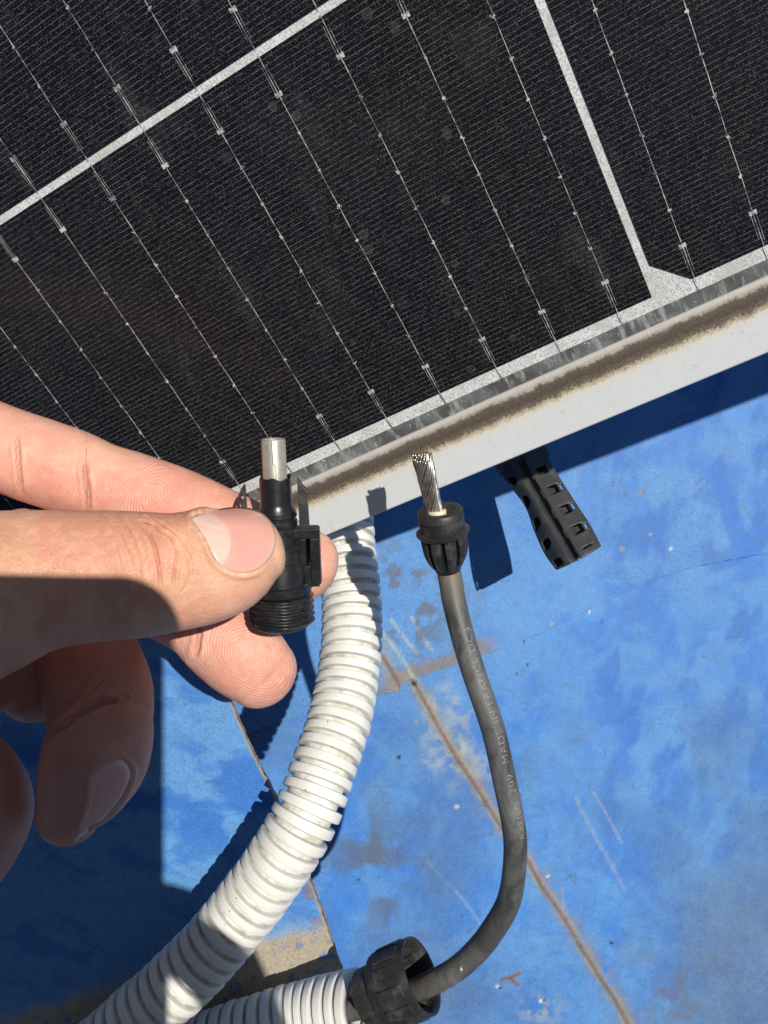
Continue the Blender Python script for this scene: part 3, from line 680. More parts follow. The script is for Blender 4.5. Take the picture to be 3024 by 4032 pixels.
def axis_frame(origin, up, front=Vector((0, 0, 1))):
    """z along `up`, x to the right of the picture, y roughly towards the viewer's back"""
    z = Vector(up).normalized(); x = z.cross(front).normalized(); y = z.cross(x)
    return Matrix(((x.x, y.x, z.x, origin.x), (x.y, y.y, z.y, origin.y), (x.z, y.z, z.z, origin.z), (0, 0, 0, 1)))
# rubber seal on the cable: ringed barrel over a collet of fingers
seal_o = P(1766, 2256, 214); upv = Vector((-.15, .93, .36))
SM = axis_frame(seal_o, upv); seal = empty("cable_gland", mat=SM); tag(seal, "black rubber cable gland with a ringed top and slotted claws below, on the bare-ended cable", "cable gland")
I4 = Matrix.Identity(4)
H = .0170
prof = [(.0102, .0049), (.0108, .0063), (.0112, .0066), (.0116, .0066), (.0119, .0062), (.0121, .0056), (.0139, .0056), (.0141, .0053), (.0147, .0053), (.0149, .0056), (.0166, .0056), (.0170, .0053), (.0171, .0050), (.0170, .0036), (.0166, .0033), (.0150, .0030), (.0102, .0030)]
o = mesh_obj("seal_ring", *lathe(prof, I4, 80), M_black_worn, seal); fix_normals(o); sharp(o, 40)
for k in range(9):
    a0 = 2 * math.pi * k / 9; w_ = .255
    vs, fs = [], []; m = 14
    for i in range(m):
        t = i / (m - 1); z = .0110 - t * .0098; r = .0058 * (1 + .02 * t - .50 * t ** 3.2); ri = max(r - .0012 * (1 - .3 * t), .0028)
        wd = w_ * (1 - .12 * t) * (1 if t < .9 else .85)
        for (rr_, aa_) in ((ri, -wd), (r * .96, -wd), (r * 1.0, -wd * .55), (r * 1.02, 0), (r * 1.0, wd * .55), (r * .96, wd), (ri, wd)):
            vs.append((rr_ * math.cos(a0 + aa_), rr_ * math.sin(a0 + aa_), z))
    for i in range(m - 1):
        for j in range(7): fs.append((i * 7 + j, i * 7 + (j + 1) % 7, (i + 1) * 7 + (j + 1) % 7, (i + 1) * 7 + j))
    fs += [tuple(range(7)), tuple((m - 1) * 7 + j for j in range(7))[::-1]]
    o = mesh_obj("claw", vs, fs, M_black_worn, seal); fix_normals(o); bevel(o, .00015, 2, 50)
o = mesh_obj("inner_sleeve", *lathe([(.0104, .0042), (.006, .0043), (.003, .0037), (.0008, .0032)], I4, 40), M_black, seal); fix_normals(o)

# ---------------------------------------------------------------- ribbed nut on the cable at the bottom
NO = P(1661, 3840, 246); nax = Vector((.85, .48, .24)).normalized()
NM = axis_frame(NO, nax); nut = empty("ribbed_nut", mat=NM); tag(nut, "black ribbed plastic nut with a wide dusty opening that the cable runs into", "nut")
def ribw(i, a, r, t): return r, t
NS = 1.165
prof = [(t * NS, r * NS) for t, r in [(0, .0091), (-.0005, .00915), (-.0103, .0089), (-.0112, .0085), (-.0117, .0078), (-.0120, .0070), (-.0163, .0068), (-.0166, .0064), (-.0166, .0050), (-.0125, .0046), (-.0120, .0066), (-.0018, .0077), (-.0003, .0083), (0, .0087), (0, .0091)]]
o = mesh_obj("nut_shell", *lathe(prof, I4, 96), M_nutpl, nut); fix_normals(o); sharp(o, 40)
for k in range(12):
    a0 = 2 * math.pi * (k + .35) / 12; vs, fs = [], []; segs = [(-.0020, .00905, .16), (-.0023, .00945, .145), (-.0088, .00930, .145), (-.0091, .0088, .16)]
    segs = [(z * NS, r * NS, w) for z, r, w in segs]
    for z, r, wd in segs:
        for q_ in np.linspace(-1, 1, 7): vs.append((r * math.cos(a0 + wd * q_), r * math.sin(a0 + wd * q_), z))
    # side skirts down to the shell
    for z, r, wd in segs:
        for q_ in (-1, 1): vs.append((.0087 * NS * math.cos(a0 + (wd + .02) * q_), .0087 * NS * math.sin(a0 + (wd + .02) * q_), z))
    for i in range(3):
        for j in range(6): fs.append((i * 7 + j, i * 7 + j + 1, (i + 1) * 7 + j + 1, (i + 1) * 7 + j))
        fs.append((i * 7, (i + 1) * 7, 28 + (i + 1) * 2, 28 + i * 2)); fs.append((i * 7 + 6, 28 + i * 2 + 1, 28 + (i + 1) * 2 + 1, (i + 1) * 7 + 6))
    o = mesh_obj("grip_rib", vs, fs, M_nutpl, nut); fix_normals(o); sharp(o, 30)
# inner teeth in the mouth, grit
for k in range(8):
    a0 = 2 * math.pi * k / 8 + .2; boxes("inner_tooth", [(.0072, .0091, -.0012, .0012, -.0128, -.0035)], Matrix.Rotation(a0, 4, 'Z'), M_nutpl, nut, .0002)

# ---------------------------------------------------------------- connector held in the hand
CT = P(1075, 1728, 192.5); CB = P(1113, 2462, 201.5)
cax = (CT - CB).normalized(); cL = (CT - CB).length
CM = axis_frame(CT, cax)
conn = empty("solar_connector", mat=CM); tag(conn, "black threaded plug with a silver metal tube, pinched between thumb and fingers", "connector")
sz = cL / (1960 - 180)                # metres per survey step along the axis
def zt(y): return -(y - 180) * sz
def tube_mat():
    b = NB("zinc_tube"); n = b.noise(300, 4, .6); n2 = b.noise(1800, 3, .7)
    c = b.mix(b.ramp(n, [(.35, Z1), (.7, O1)]), (.46, .45, .38), (.60, .58, .50)); c = b.mix(b.math('MULTIPLY', b.ramp(n2, [(.5, Z1), (.7, O1)]), .5), c, (.30, .28, .22))
    b.set(Base_Color=c, Metallic=.55, Roughness=.42, Normal=b.bump(n2, .00004, .6)); return b.m
M_zinc = tube_mat()
tr = 112 * sz
prof = [(zt(700), tr), (zt(190), tr), (zt(182), tr * .97), (zt(180), tr * .93), (zt(186), tr * .80), (zt(700), tr * .78)]
o = mesh_obj("metal_tube", *lathe(prof, I4, 64), M_zinc, conn); fix_normals(o); sharp(o, 45)
seam = [(-2, 185), (2, 400), (22, 412), (24, 530), (2, 545), (0, 640)]       # stepped seam on the front
vs, fs = [], []
fa = -math.pi / 2
sp_ = catmull(seam, 3); sp_ = []
for (x0, y0), (x1, y1) in zip(seam[:-1], seam[1:]):
    for t in np.linspace(0, 1, 8, endpoint=False): sp_.append((x0 + (x1 - x0) * t, y0 + (y1 - y0) * t))
for i in range(len(sp_) - 1):
    (x0, y0), (x1, y1) = sp_[i], sp_[i + 1]; L = math.hypot(x1 - x0, y1 - y0) + 1e-6; ox, oy = -(y1 - y0) / L * 2.6, (x1 - x0) / L * 2.6; k = len(vs)
    for (xx, yy) in ((x0 + ox, y0 + oy), (x0 - ox, y0 - oy), (x1 - ox, y1 - oy), (x1 + ox, y1 + oy)):
        ang = xx / 112; r = tr + .00003; vs.append((r * math.sin(ang), -r * math.cos(ang) if False else r * math.cos(ang), zt(yy)))
    fs.append((k, k + 1, k + 2, k + 3))
FRONT = 1.0 if (CM.to_3x3() @ Vector((0, 1, 0))).z > 0 else -1.0
RIGHT = 1.0 if (CM.to_3x3() @ Vector((1, 0, 0))).x > 0 else -1.0
vs = [(v[0] * RIGHT, v[1] * FRONT, v[2]) for v in vs]
o = mesh_obj("tube_seam", vs, fs, M_black, conn, smooth=False)
def jag(i, a, r, t):
    if i in (3, 4, 5): t = t + .00025 * math.sin(3 * a + 1) + .00018 * math.sin(7 * a) + (.0005 if math.sin(a * FRONT) < -.3 else 0)
    return r, t
sr = 148 * sz
prof = [(zt(860), sr * 1.22), (zt(800), sr * 1.02), (zt(780), sr), (zt(540), sr * .98), (zt(535), sr * .93), (zt(545), sr * .84), (zt(700), sr * .80)]
o = mesh_obj("torn_sleeve", *lathe(prof, I4, 72, jag), M_black, conn); fix_normals(o); sharp(o, 45)
g = lambda y, r: (zt(y), r * sz)
prof = [g(850, 140), g(858, 176), g(866, 184), g(896, 186), (zt(906), 180 * sz), g(912, 166), g(926, 166), g(932, 182), g(940, 187), g(980, 187), g(996, 180), g(1004, 172), g(1060, 176), g(1064, 184), g(1180, 196), g(1184, 204), g(1320, 226), g(1324, 236), g(1400, 248), g(1530, 262), g(1545, 284), g(1600, 288), g(1622, 286), g(1626, 262), g(1640, 258)]
o = mesh_obj("housing", *lathe(prof, I4, 96), M_black, conn); fix_normals(o); sharp(o, 30)
# threaded end: helical ridges
vs, fs = [], []; n = 96; rows = []
turns = 5.2; th0, th1 = 1636, 1950; m = 90
for i in range(m + 1):
    y = th0 + (th1 - th0) * i / m
    for k in range(n):
        a = 2 * math.pi * k / n; ph = ((i / m) * turns - k / n) % 1.0
        rdg = max(0.0, 1 - abs(ph - .5) / .34) ** .75
        taper = min(1.0, (m - i) / 7) * min(1, i / 3 + .2); r = (276 + 34 * rdg * taper) * sz
        if i > m - 5: r -= (i - m + 5) * 3 * sz
        vs.append((r * math.cos(a), r * math.sin(a), zt(y)))
for i in range(m):
    for k in range(n): fs.append((i * n + k, i * n + (k + 1) % n, (i + 1) * n + (k + 1) % n, (i + 1) * n + k))
base_i = m * n
for r_, y_ in ((225, 1955), (215, 1900), (210, 1760)):
    for k in range(n):
        a = 2 * math.pi * k / n; vs.append((r_ * sz * math.cos(a), r_ * sz * math.sin(a), zt(y_)))
for j in range(3):
    for k in range(n):
        p0 = base_i + j * n; fs.append((p0 + k, p0 + (k + 1) % n, p0 + n + (k + 1) % n, p0 + n + k))
fs.append(tuple(base_i + 3 * n + k for k in range(n)))
o = mesh_obj("threaded_end", vs, fs, M_black, conn); fix_normals(o)
# side latch housings with slot, and snap prongs
def sb(x0, x1, y0, y1, d0, d1):      # box in survey steps: x right, y down, d towards the viewer
    X_ = sorted((x0 * sz * RIGHT, x1 * sz * RIGHT)); Y_ = sorted((d0 * sz * FRONT, d1 * sz * FRONT)); Z_ = sorted((zt(y0), zt(y1)))
    return (X_[0], X_[1], Y_[0], Y_[1], Z_[0], Z_[1])
for side in (1, -1):
    ax = lambda v: v * side
    boxes("latch_housing", [sb(ax(150), ax(376), 1010, 1105, -95, 95), sb(ax(300), ax(376), 1100, 1560, -95, 95), sb(ax(205), ax(262), 1104, 1370, -80, 88), sb(ax(215), ax(310), 1362, 1560, -90, 80), sb(ax(255), ax(302), 1110, 1365, -90, -60), sb(ax(130), ax(215), 1100, 1370, -60, 76)], I4, M_black, conn, .00022)
    o = boxes("rim_lip", [sb(ax(372), ax(388), 1016, 1545, -70, 70)], I4, M_black, conn, .0003)
    if side == 1:
        pts = [(212, 1012), (210, 535), (236, 580), (284, 640), (306, 662), (292, 700), (300, 1012)]
        pp = [(x * sz * RIGHT, 0 * sz * FRONT, zt(y)) for x, y in pts]
        extrude_poly(pp, (0, 90 * sz * FRONT, 0), "snap_prong", M_black_worn, conn, .00012)
    else:
        # thin curved prong with a round hole, left of the tube
        outl = [(-268, 1012), (-272, 596), (-284, 584), (-314, 632), (-340, 690), (-354, 745), (-336, 748), (-320, 790), (-318, 1012)]
        nh = 14; hole = [(-304 + 15 * math.cos(2 * math.pi * k / nh), 712 + 17 * math.sin(2 * math.pi * k / nh)) for k in range(nh)]
        bm = bmesh.new(); ov = [bm.verts.new((x * sz * RIGHT, 20 * sz * FRONT, zt(y))) for x, y in outl]; hv = [bm.verts.new((x * sz * RIGHT, 20 * sz * FRONT, zt(y))) for x, y in hole]
        es = [bm.edges.new((ov[i], ov[(i + 1) % len(ov)])) for i in range(len(ov))] + [bm.edges.new((hv[i], hv[(i + 1) % nh])) for i in range(nh)]
        bmesh.ops.triangle_fill(bm, edges=es, use_beauty=True); me = bpy.data.meshes.new("snap_prong"); bm.to_mesh(me); bm.free(); me.materials.append(M_black_worn)
        o = link(bpy.data.objects.new("snap_prong", me), conn); md = o.modifiers.new("t", 'SOLIDIFY'); md.thickness = 30 * sz; md.offset = 0

# ---------------------------------------------------------------- perforated black clip hanging from the frame
K = .6028
def zp(x, y, Z): return P(1500 + K * x, 1650 + K * y, Z)
clip = empty("perforated_clip", zp(1000, 350, 285)); tag(clip, "black perforated plastic clip hanging out from under the panel frame", "clip"); bpy.context.view_layer.update()
Lp = catmull([(700, 180), (770, 320), (835, 425), (945, 572), (1005, 735), (1070, 880), (1147, 988)], 16)
Rg = catmull([(790, 130), (860, 260), (918, 368), (1000, 503), (1080, 642), (1160, 782), (1250, 942)], 16)
Sr = catmull([(835, 100), (915, 235), (975, 347), (1052, 480), (1130, 620), (1212, 762), (1302, 917)], 16)
Re = catmull([(960, 20), (1050, 170), (1112, 290), (1195, 425), (1282, 560), (1370, 695), (1441, 832)], 16)
m = len(Lp); Zs = np.interp(np.arange(m), [0, m * .35, m - 1], [378, 352, 331])
def strip(name, colsf, ncol, holes=None, thick=.0011, notch=None):
    vs, fs = [], []
    for i in range(m):
        for j in range(ncol + 1): vs.append(colsf(i, j / ncol))
    for i in range(m - 1):
        for j in range(ncol):
            if holes and holes(i, j): continue
            k = i * (ncol + 1) + j; fs.append((k, k + 1, k + ncol + 2, k + ncol + 1))
    o = mesh_obj(name, vs, fs, M_clip, clip); fix_normals(o); toloc(o, clip)
    bm = bmesh.new(); bm.from_mesh(o.data); bmesh.ops.delete(bm, geom=[v for v in bm.verts if not v.link_faces], context='VERTS'); bm.to_mesh(o.data); bm.free()
    md = o.modifiers.new("t", 'SOLIDIFY'); md.thickness = thick; md.offset = 0
    sd = o.modifiers.new("s", 'SUBSURF'); sd.levels = sd.render_levels = 2
    return o
per = 16
def hole_r(i, j): ph = (i - 27) % 15; return i > 24 and i < 96 and 4 <= ph <= 9 and ((2 <= j <= 4) if ph in (4, 9) else (2 <= j <= 5))
strip("right_wing", lambda i, t: zp(*(Sr[i] * (1 - t) + Re[i] * t), Zs[i] - 3.5 + 2.5 * t * t), 7, lambda i, j: hole_r(i, j) and i < 92)
def hole_l(i, j): ph = (i - 24) % 15; return i > 22 and i < 97 and 4 <= ph <= 10 and (j in (1, 2) if ph in (4, 10) else 1 <= j <= 3)
strip("left_wing", lambda i, t: zp(*(Lp[i] * (1 - t) + Rg[i] * t), Zs[i] + 2.0 - 6.5 * math.sin(t * math.pi / 2)), 7, hole_l)
strip("slot_wall", lambda i, t: zp(*(Rg[i] * (1 - t) + (Rg[i] * .1 + Sr[i] * .9) * t), Zs[i] - 4.3 + 7.2 * min(1, t * 1.6)), 5)
strip("rear_web", lambda i, t: zp(*((Lp[i] * .97 + Rg[i] * .03) * (1 - t) + (Sr[i] * .2 + Re[i] * .8) * t), Zs[i] + 4.4), 6)
hd = [(745, 290), (1075, 165), (1100, 235), (1085, 285), (960, 345), (830, 395), (790, 370)]
o = extrude_poly([zp(x, y, 362) for x, y in hd], (0, 0, -.006), "clip_head", M_clip, clip, .0003); toloc(o, clip)

# ---------------------------------------------------------------- the hand
def finger(st, n=40, sub=8, capn=7, tip=True, ck=1.15):
    """st: (px, py, Z, half width in survey units, depth radius mm); returns verts, faces and centreline"""
    c = catmull(st, sub); path = np.array([list(P(a[0], a[1], a[2])) for a in c])
    rw = c[:, 3] / F * c[:, 2] * .001; rz = c[:, 4] * .001
    T, N, U = frames(path)
    # rounded ends
    def cap(i, sg):
        out = []
        for q in range(1, capn + 1):
            th = q / (capn) * math.pi / 2 * .985
            out.append((path[i] + sg * T[i] * math.sin(th) * min(rw[i], rz[i] * (ck if sg > 0 else 1.15)), rw[i] * math.cos(th), rz[i] * math.cos(th), N[i], U[i]))
        return out
    rows = cap(0, -1)[::-1] + [(path[i], rw[i], rz[i], N[i], U[i]) for i in range(len(path))] + (cap(len(path) - 1, 1) if tip else [])
    vs, fs = [], []
    for p, a, b_, N0, U0 in rows:
        for k in range(n):
            t = 2 * math.pi * k / n; cx_, sx_ = math.cos(t), math.sin(t)
            vs.append(p + N0 * a * cx_ + U0 * b_ * sx_)
    for i in range(len(rows) - 1):
        for k in range(n): fs.append((i * n + k, i * n + (k + 1) % n, (i + 1) * n + (k + 1) % n, (i + 1) * n + k))
    fs += [tuple(range(n))[::-1], tuple((len(rows) - 1) * n + k for k in range(n))]
    return vs, fs, c
THUMB = [(-420, 2420, 166, 420, 15), (-200, 2372, 168, 372, 14), (0, 2322, 170, 322, 13), (150, 2288, 171, 284, 12.2), (300, 2272, 172, 264, 11.6), (430, 2266, 172.5, 257, 11.3), (560, 2262, 173, 249, 11.4), (690, 2252, 174, 234, 10.6), (800, 2232, 175, 228, 9.8), (880, 2210, 176.5, 216, 9.2), (940, 2186, 178, 196, 8.8), (985, 2166, 179.2, 174, 8.2), (1022, 2150, 180.2, 148, 7.2)]
INDEX = [(-520, 1640, 212, 205, 11), (-300, 1690, 211, 196, 10.5), (-100, 1740, 210, 186, 10), (40, 1778, 210, 172, 9.4), (150, 1815, 210, 172, 9.6), (290, 1862, 210.5, 170, 9.5), (400, 1903, 211, 160, 8.8), (520, 1942, 211, 163, 9.2), (700, 2012, 211, 168, 9.4), (860, 2082, 211.5, 164, 9.0), (1000, 2138, 212.5, 156, 8.6), (1120, 2188, 213.5, 150, 8.0), (1212, 2228, 214.5, 142, 7.4)]
MIDDLE = [(100, 2160, 218, 160, 9), (350, 2235, 217, 158, 9), (560, 2320, 216, 160, 9), (700, 2388, 215, 158, 8.6), (790, 2445, 214.5, 156, 8.6), (860, 2505, 214, 166, 9.2), (940, 2570, 213.5, 170, 9.6), (1000, 2622, 213.5, 160, 9.0), (1030, 2650, 214, 148, 8.2)]
RINGP = [(40, 2380, 215, 185, 10), (190, 2400, 212, 182, 10), (300, 2480, 208, 190, 10.4), (350, 2600, 203, 200, 10.8), (385, 2720, 199, 212, 11.0), (398, 2810, 196, 208, 10.5)]
RINGD = [(402, 2835, 196, 196, 10.5), (395, 2905, 192, 205, 10.8), (372, 2990, 189, 208, 10.8), (335, 3070, 187, 194, 10.0), (295, 3150, 186, 160, 8.6), (270, 3200, 186, 126, 7.0)]
MIDP = [(-350, 2480, 206, 250, 12), (-120, 2560, 207, 255, 12), (40, 2600, 208, 225, 11), (130, 2640, 209, 210, 10.2), (170, 2680, 210, 185, 9.5)]
PINKY = [(-260, 2960, 196, 190, 10.5), (-120, 3070, 192, 185, 10.5), (-70, 3180, 190, 192, 10.5), (-100, 3290, 190, 186, 10.2), (-165, 3400, 190, 178, 9.8), (-260, 3520, 190, 170, 9.4)]
PALM = [(-700, 1850, 205, 420, 17), (-560, 2250, 195, 480, 20), (-620, 2700, 200, 460, 18), (-640, 3100, 205, 360, 15)]
WRIST = [(-700, 2300, 196, 520, 20), (-1300, 2400, 192, 480, 19), (-2200, 2600, 188, 430, 22), (-3400, 2900, 182, 470, 28)]
hv, hf = [], []; CLS = {}
for nm, stn in (("thumb", THUMB), ("index", INDEX), ("middle", MIDDLE), ("ringp", RINGP), ("ringd", RINGD), ("midp", MIDP), ("pinky", PINKY), ("palm", PALM), ("wrist", WRIST)):
    v, f, c = finger(stn, ck=.62 if nm == 'thumb' else 1.0); k = len(hv); hv += list(v); hf += [tuple(x + k for x in ff) for ff in f]; CLS[nm] = c
tmp = mesh_obj("tmp", hv, hf, None); fix_normals(tmp)
rm = tmp.modifiers.new("r", 'REMESH'); rm.mode = 'VOXEL'; rm.voxel_size = .00031; rm.adaptivity = 0
sm = tmp.modifiers.new("s", 'SMOOTH'); sm.factor = .5; sm.iterations = 14
dg = bpy.context.evaluated_depsgraph_get(); me = bpy.data.meshes.new_from_object(tmp.evaluated_get(dg)); bpy.data.objects.remove(tmp)
# cut the mesh: keep full body, refine only what is near
me.update(); nV = len(me.vertices)
co = np.empty(nV * 3); me.vertices.foreach_get("co", co); co = co.reshape(-1, 3)
no = np.empty(nV * 3); me.vertices.foreach_get("normal", no); no = no.reshape(-1, 3)
def proj(co):
    Z = (CAMZ - co[:, 2]); return co[:, 0] / Z * F + CX, -co[:, 1] / Z * F + CY, Z * 1000
x, y, Z = proj(co)
view = co - np.array((0, 0, CAMZ)); view /= np.linalg.norm(view, axis=1)[:, None]; facing = -(no * view).sum(1)
# which finger does each point of skin belong to
def near(c):
    pc = np.array([list(P(a[0], a[1], a[2])) for a in c[::2]]); rw = (c[::2, 3] / F * c[::2, 2] * .001)
    best = np.full(nV, 9.0); along = np.zeros(nV)
    for i, p in enumerate(pc):
        d = np.linalg.norm(co - p, axis=1) / rw[i]; mk = d < best; best = np.where(mk, d, best); along = np.where(mk, i / len(pc), along)
    return best, along
D = {k: near(c) for k, c in CLS.items()}
names = list(D); allD = np.stack([D[k][0] for k in names], 1); own = np.argmin(allD, 1)
own_is = lambda k: (own == names.index(k))
disp = np.zeros(nV)
isth = own_is("thumb") & (facing > .05)
u_, v_ = x / 100, y / 100
def crease(poly, width, depth, mask, wob=3):
    d, _ = pdist(x + wob * (vnoise(u_ * 4, v_ * 4, 3) - .5) * 2, y + wob * (vnoise(u_ * 4, v_ * 4, 4) - .5) * 2, poly)
    ends = np.minimum(np.hypot(x - poly[0][0], y - poly[0][1]), np.hypot(x - poly[-1][0], y - poly[-1][1]))
    global disp
    disp = disp - depth * .0014 * np.exp(-(d / width) ** 2) * mask * sstep(0, 60, ends)
    disp = disp + depth * .0004 * np.exp(-((d - width * 2.1) / width) ** 2) * mask * sstep(0, 60, ends)
zq = lambda x, y: (450 + .42194 * x, 1900 + .42194 * y)
TH = isth.astype(float)
for pl, wd, dp in (([(60, 300), (130, 420), (200, 560), (250, 760), (250, 960)], 4.0, .30), ([(130, 290), (220, 420), (280, 560), (320, 760), (340, 900)], 3.2, .22), ([(240, 360), (330, 480), (380, 620), (410, 780), (440, 1000)], 6.0, .55),
                   ([(240, 365), (310, 365), (390, 400), (450, 470), (540, 520), (590, 640), (580, 760), (545, 900), (540, 1000)], 5.0, .42), ([(210, 300), (300, 330), (400, 400)], 4, .25), ([(350, 310), (470, 400), (600, 500), (690, 640), (740, 780), (740, 900)], 3.4, .26),
                   ([(0, 380), (80, 520), (150, 680), (200, 860)], 4, .22), ([(-80, 420), (0, 560), (60, 760), (80, 900)], 3.4, .16), ([(620, 560), (680, 700), (700, 860), (660, 980), (570, 1080)], 3, .20), ([(600, 700), (620, 840), (600, 960)], 3, .18), ([(690, 560), (760, 720), (790, 860), (740, 980)], 3, .12), ([(400, 640), (420, 800), (450, 900)], 3.2, .3)):
    crease([zq(*p) for p in pl], wd, dp, TH)
# fine longitudinal grain lines on the thumb
lines = np.sin((y + .9 * (x - 500) * 0 + .35 * x) / 9 + 6 * fbm(u_ * 1.4, v_ * 1.4, 9)) * sstep(.45, .7, fbm(u_ * 2.2, v_ * 2.2, 10))
disp += TH * .000035 * lines * sstep(900, 700, x)
tl = x + 18 * fbm(u_ * 1.1, v_ * .7, 301) * 3 + .25 * (y - 2250) - .0006 * (y - 2250) ** 2
disp += TH * .00006 * (np.abs(np.sin(tl / 9.5)) - .6) * sstep(.40, .6, fbm(u_ * 1.6, v_ * .9, 303)) * sstep(440, 500, x) * sstep(790, 740, x)
disp += TH * .00004 * (np.abs(np.sin(tl / 7.0)) - .6) * sstep(.50, .65, fbm(u_ * 2.0, v_ * 1.2, 305)) * sstep(460, 380, x)
# knuckle bulge between the creases
cxk, cyk = zq(480, 640); disp += TH * .0006 * np.exp(-(((x - cxk) / 40) ** 2 + ((y - cyk) / 75) ** 2))
# flexion creases on index, middle and ring finger
IX = (own_is("index") & (facing > .1)).astype(float); MX = ((own_is("middle")) & (facing > .1)).astype(float)
crease([(62, 1700), (70, 1790), (78, 1880), (85, 1960)], 9, .55, IX); crease([(335, 1800), (338, 1880), (345, 1960), (345, 2040)], 10, .50, IX); crease([(300, 1840), (310, 1960)], 5, .25, IX)
crease([(772, 2420), (785, 2500), (772, 2560), (760, 2600)], 10, .7, MX); crease([(700, 2450), (705, 2540)], 5, .2, MX)
RX = ((own_is("ringp") | own_is("ringd")) & (facing > .05)).astype(float)
crease([(170, 2905), (240, 2860), (320, 2800), (400, 2762), (480, 2750)], 13, 1.0, RX); crease([(200, 2850), (300, 2740), (360, 2640)], 14, .3, RX)
for k in range(6): crease([(290 + 16 * k, 2790 - 14 * k), (350 + 14 * k, 2740 - 16 * k), (420 + 10 * k, 2715 - 18 * k)], 3.5, .12, RX)
# nail beds
NAIL1 = [(754, 2040), (784, 2084), (813, 2130), (833, 2174), (858, 2216), (906, 2248), (960, 2256), (1015, 2242), (1056, 2208), (1083, 2162), (1087, 2112), (1074, 2064), (1044, 2028), (998, 2004), (935, 1996), (872, 2002), (809, 2018)]
NAIL2 = [(468, 2990), (500, 3010), (514, 3045), (500, 3095), (470, 3150), (416, 3215), (354, 3266), (290, 3318), (318, 3255), (352, 3165), (360, 3100), (362, 3055), (406, 3018)]
def closed(poly, n):
    p = np.array(poly, float); m_ = len(p); out = []
    for i in range(m_):
        for t in np.linspace(0, 1, 8, endpoint=False):
            a, b_, c_, d_ = p[i - 1], p[i], p[(i + 1) % m_], p[(i + 2) % m_]
            out.append(.5 * ((2 * b_) + (-a + c_) * t + (2 * a - 5 * b_ + 4 * c_ - d_) * t * t + (-a + 3 * b_ - 3 * c_ + d_) * t ** 3))
    out = np.array(out); d = np.r_[0, np.cumsum(np.linalg.norm(np.diff(np.vstack([out, out[:1]]), axis=0), axis=1))]
    s = np.linspace(0, d[-1], n, endpoint=False); o2 = np.vstack([out, out[:1]])
    return np.stack([np.interp(s, d, o2[:, k]) for k in (0, 1)], 1)
for poly, msk, hgt, tipx in ((NAIL1, TH, .00055, 1040), (NAIL2, RX, .00045, -1)):
    pl = [tuple(q) for q in closed(poly, 90)]; d, _ = pdist(x, y, pl + pl[:1]); ins_ = inpoly(x, y, pl); sd = np.where(ins_, -d, d)
    if poly is NAIL1: wf = sstep(1075, 960, x)
    else: wf = sstep(3290, 3180, y)
    c_nail = globals().setdefault('c_nail', []); c_nail.append((sd, msk, wf))
    disp += msk * wf * hgt * np.exp(-((sd - 13) / 12.0) ** 2) - msk * .0003 * sstep(0, -10, sd)
disp += .00005 * (fbm(u_ * 6, v_ * 6, 77) - .5) * 2
co2 = co + no * disp[:, None]
me.vertices.foreach_set("co", co2.ravel()); me.update()
# colours
tan_ = np.array(srgb(208, 158, 128)); pink = np.array(srgb(224, 164, 144)); red = np.array(srgb(214, 134, 118)); pale = np.array(srgb(228, 184, 152)); dk = np.array(srgb(176, 118, 92))
c = np.repeat(pink[None], nV, 0); nz = fbm(u_ * .9, v_ * .9, 41, 4)
wT = sstep(1.35, 1.0, D["thumb"][0]) * (own_is("thumb")); tipk = sstep(760, 900, x + .45 * (y - 2200))
thc = tan_[None] * (1 - tipk[:, None]) + (np.array(srgb(222, 168, 140)))[None] * tipk[:, None]
thc = mixc(thc, .5 * sstep(.45, .65, nz), pale); thc = mixc(thc, .35 * sstep(2380, 2500, y), np.array(srgb(220, 168, 146)))
c = c * (1 - wT[:, None]) + thc * wT[:, None]
kn = np.exp(-(((x - cxk) / 60) ** 2 + ((y - cyk) / 110) ** 2)) * wT; c = mixc(c, .35 * kn, np.array(srgb(224, 160, 130)))
for nm, (qx, qy, sx_, sy_) in (("index", (200, 1900, 130, 110)), ("index", (640, 2000, 190, 90)), ("index", (1250, 2240, 90, 120)), ("middle", (1090, 2650, 110, 110)), ("ringd", (300, 3100, 120, 140))):
    kk = np.exp(-(((x - qx) / sx_) ** 2 + ((y - qy) / sy_) ** 2)) * own_is(nm); c = mixc(c, .55 * kk, red)
kk = IX * sstep(-90, -140, (y - 1570) - .40 * x - 230 + 0 * x); c = mixc(c, .0 * kk, pale)
c = mixc(c, .35 * sstep(.52, .7, nz) * IX, pale)
bl_ = fbm(u_ * .45 + 5, v_ * .45, 401, 3); c = mixc(c, .35 * sstep(.5, .7, bl_) * (own_is('index') | own_is('middle') | own_is('thumb')), red); c = mixc(c, .30 * sstep(.52, .7, fbm(u_ * 4, v_ * 4, 405)), pale)
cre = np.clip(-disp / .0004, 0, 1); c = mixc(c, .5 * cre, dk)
for sd_, mk_, wf_ in c_nail: c = mixc(c, .7 * mk_ * wf_ * np.exp(-((sd_ - 5) / 4.5) ** 2) * sstep(.35, .6, fbm(u_ * 7, v_ * 7, 61)), np.array(srgb(240, 214, 190)))
shd = (own_is("ringp") | own_is("ringd") | own_is("midp") | own_is("pinky")); c = mixc(c, .35 * shd, red * .7); c = mixc(c, .62 * shd, np.array(srgb(158, 116, 98)))  # shade on the curled fingers painted into their skin colour
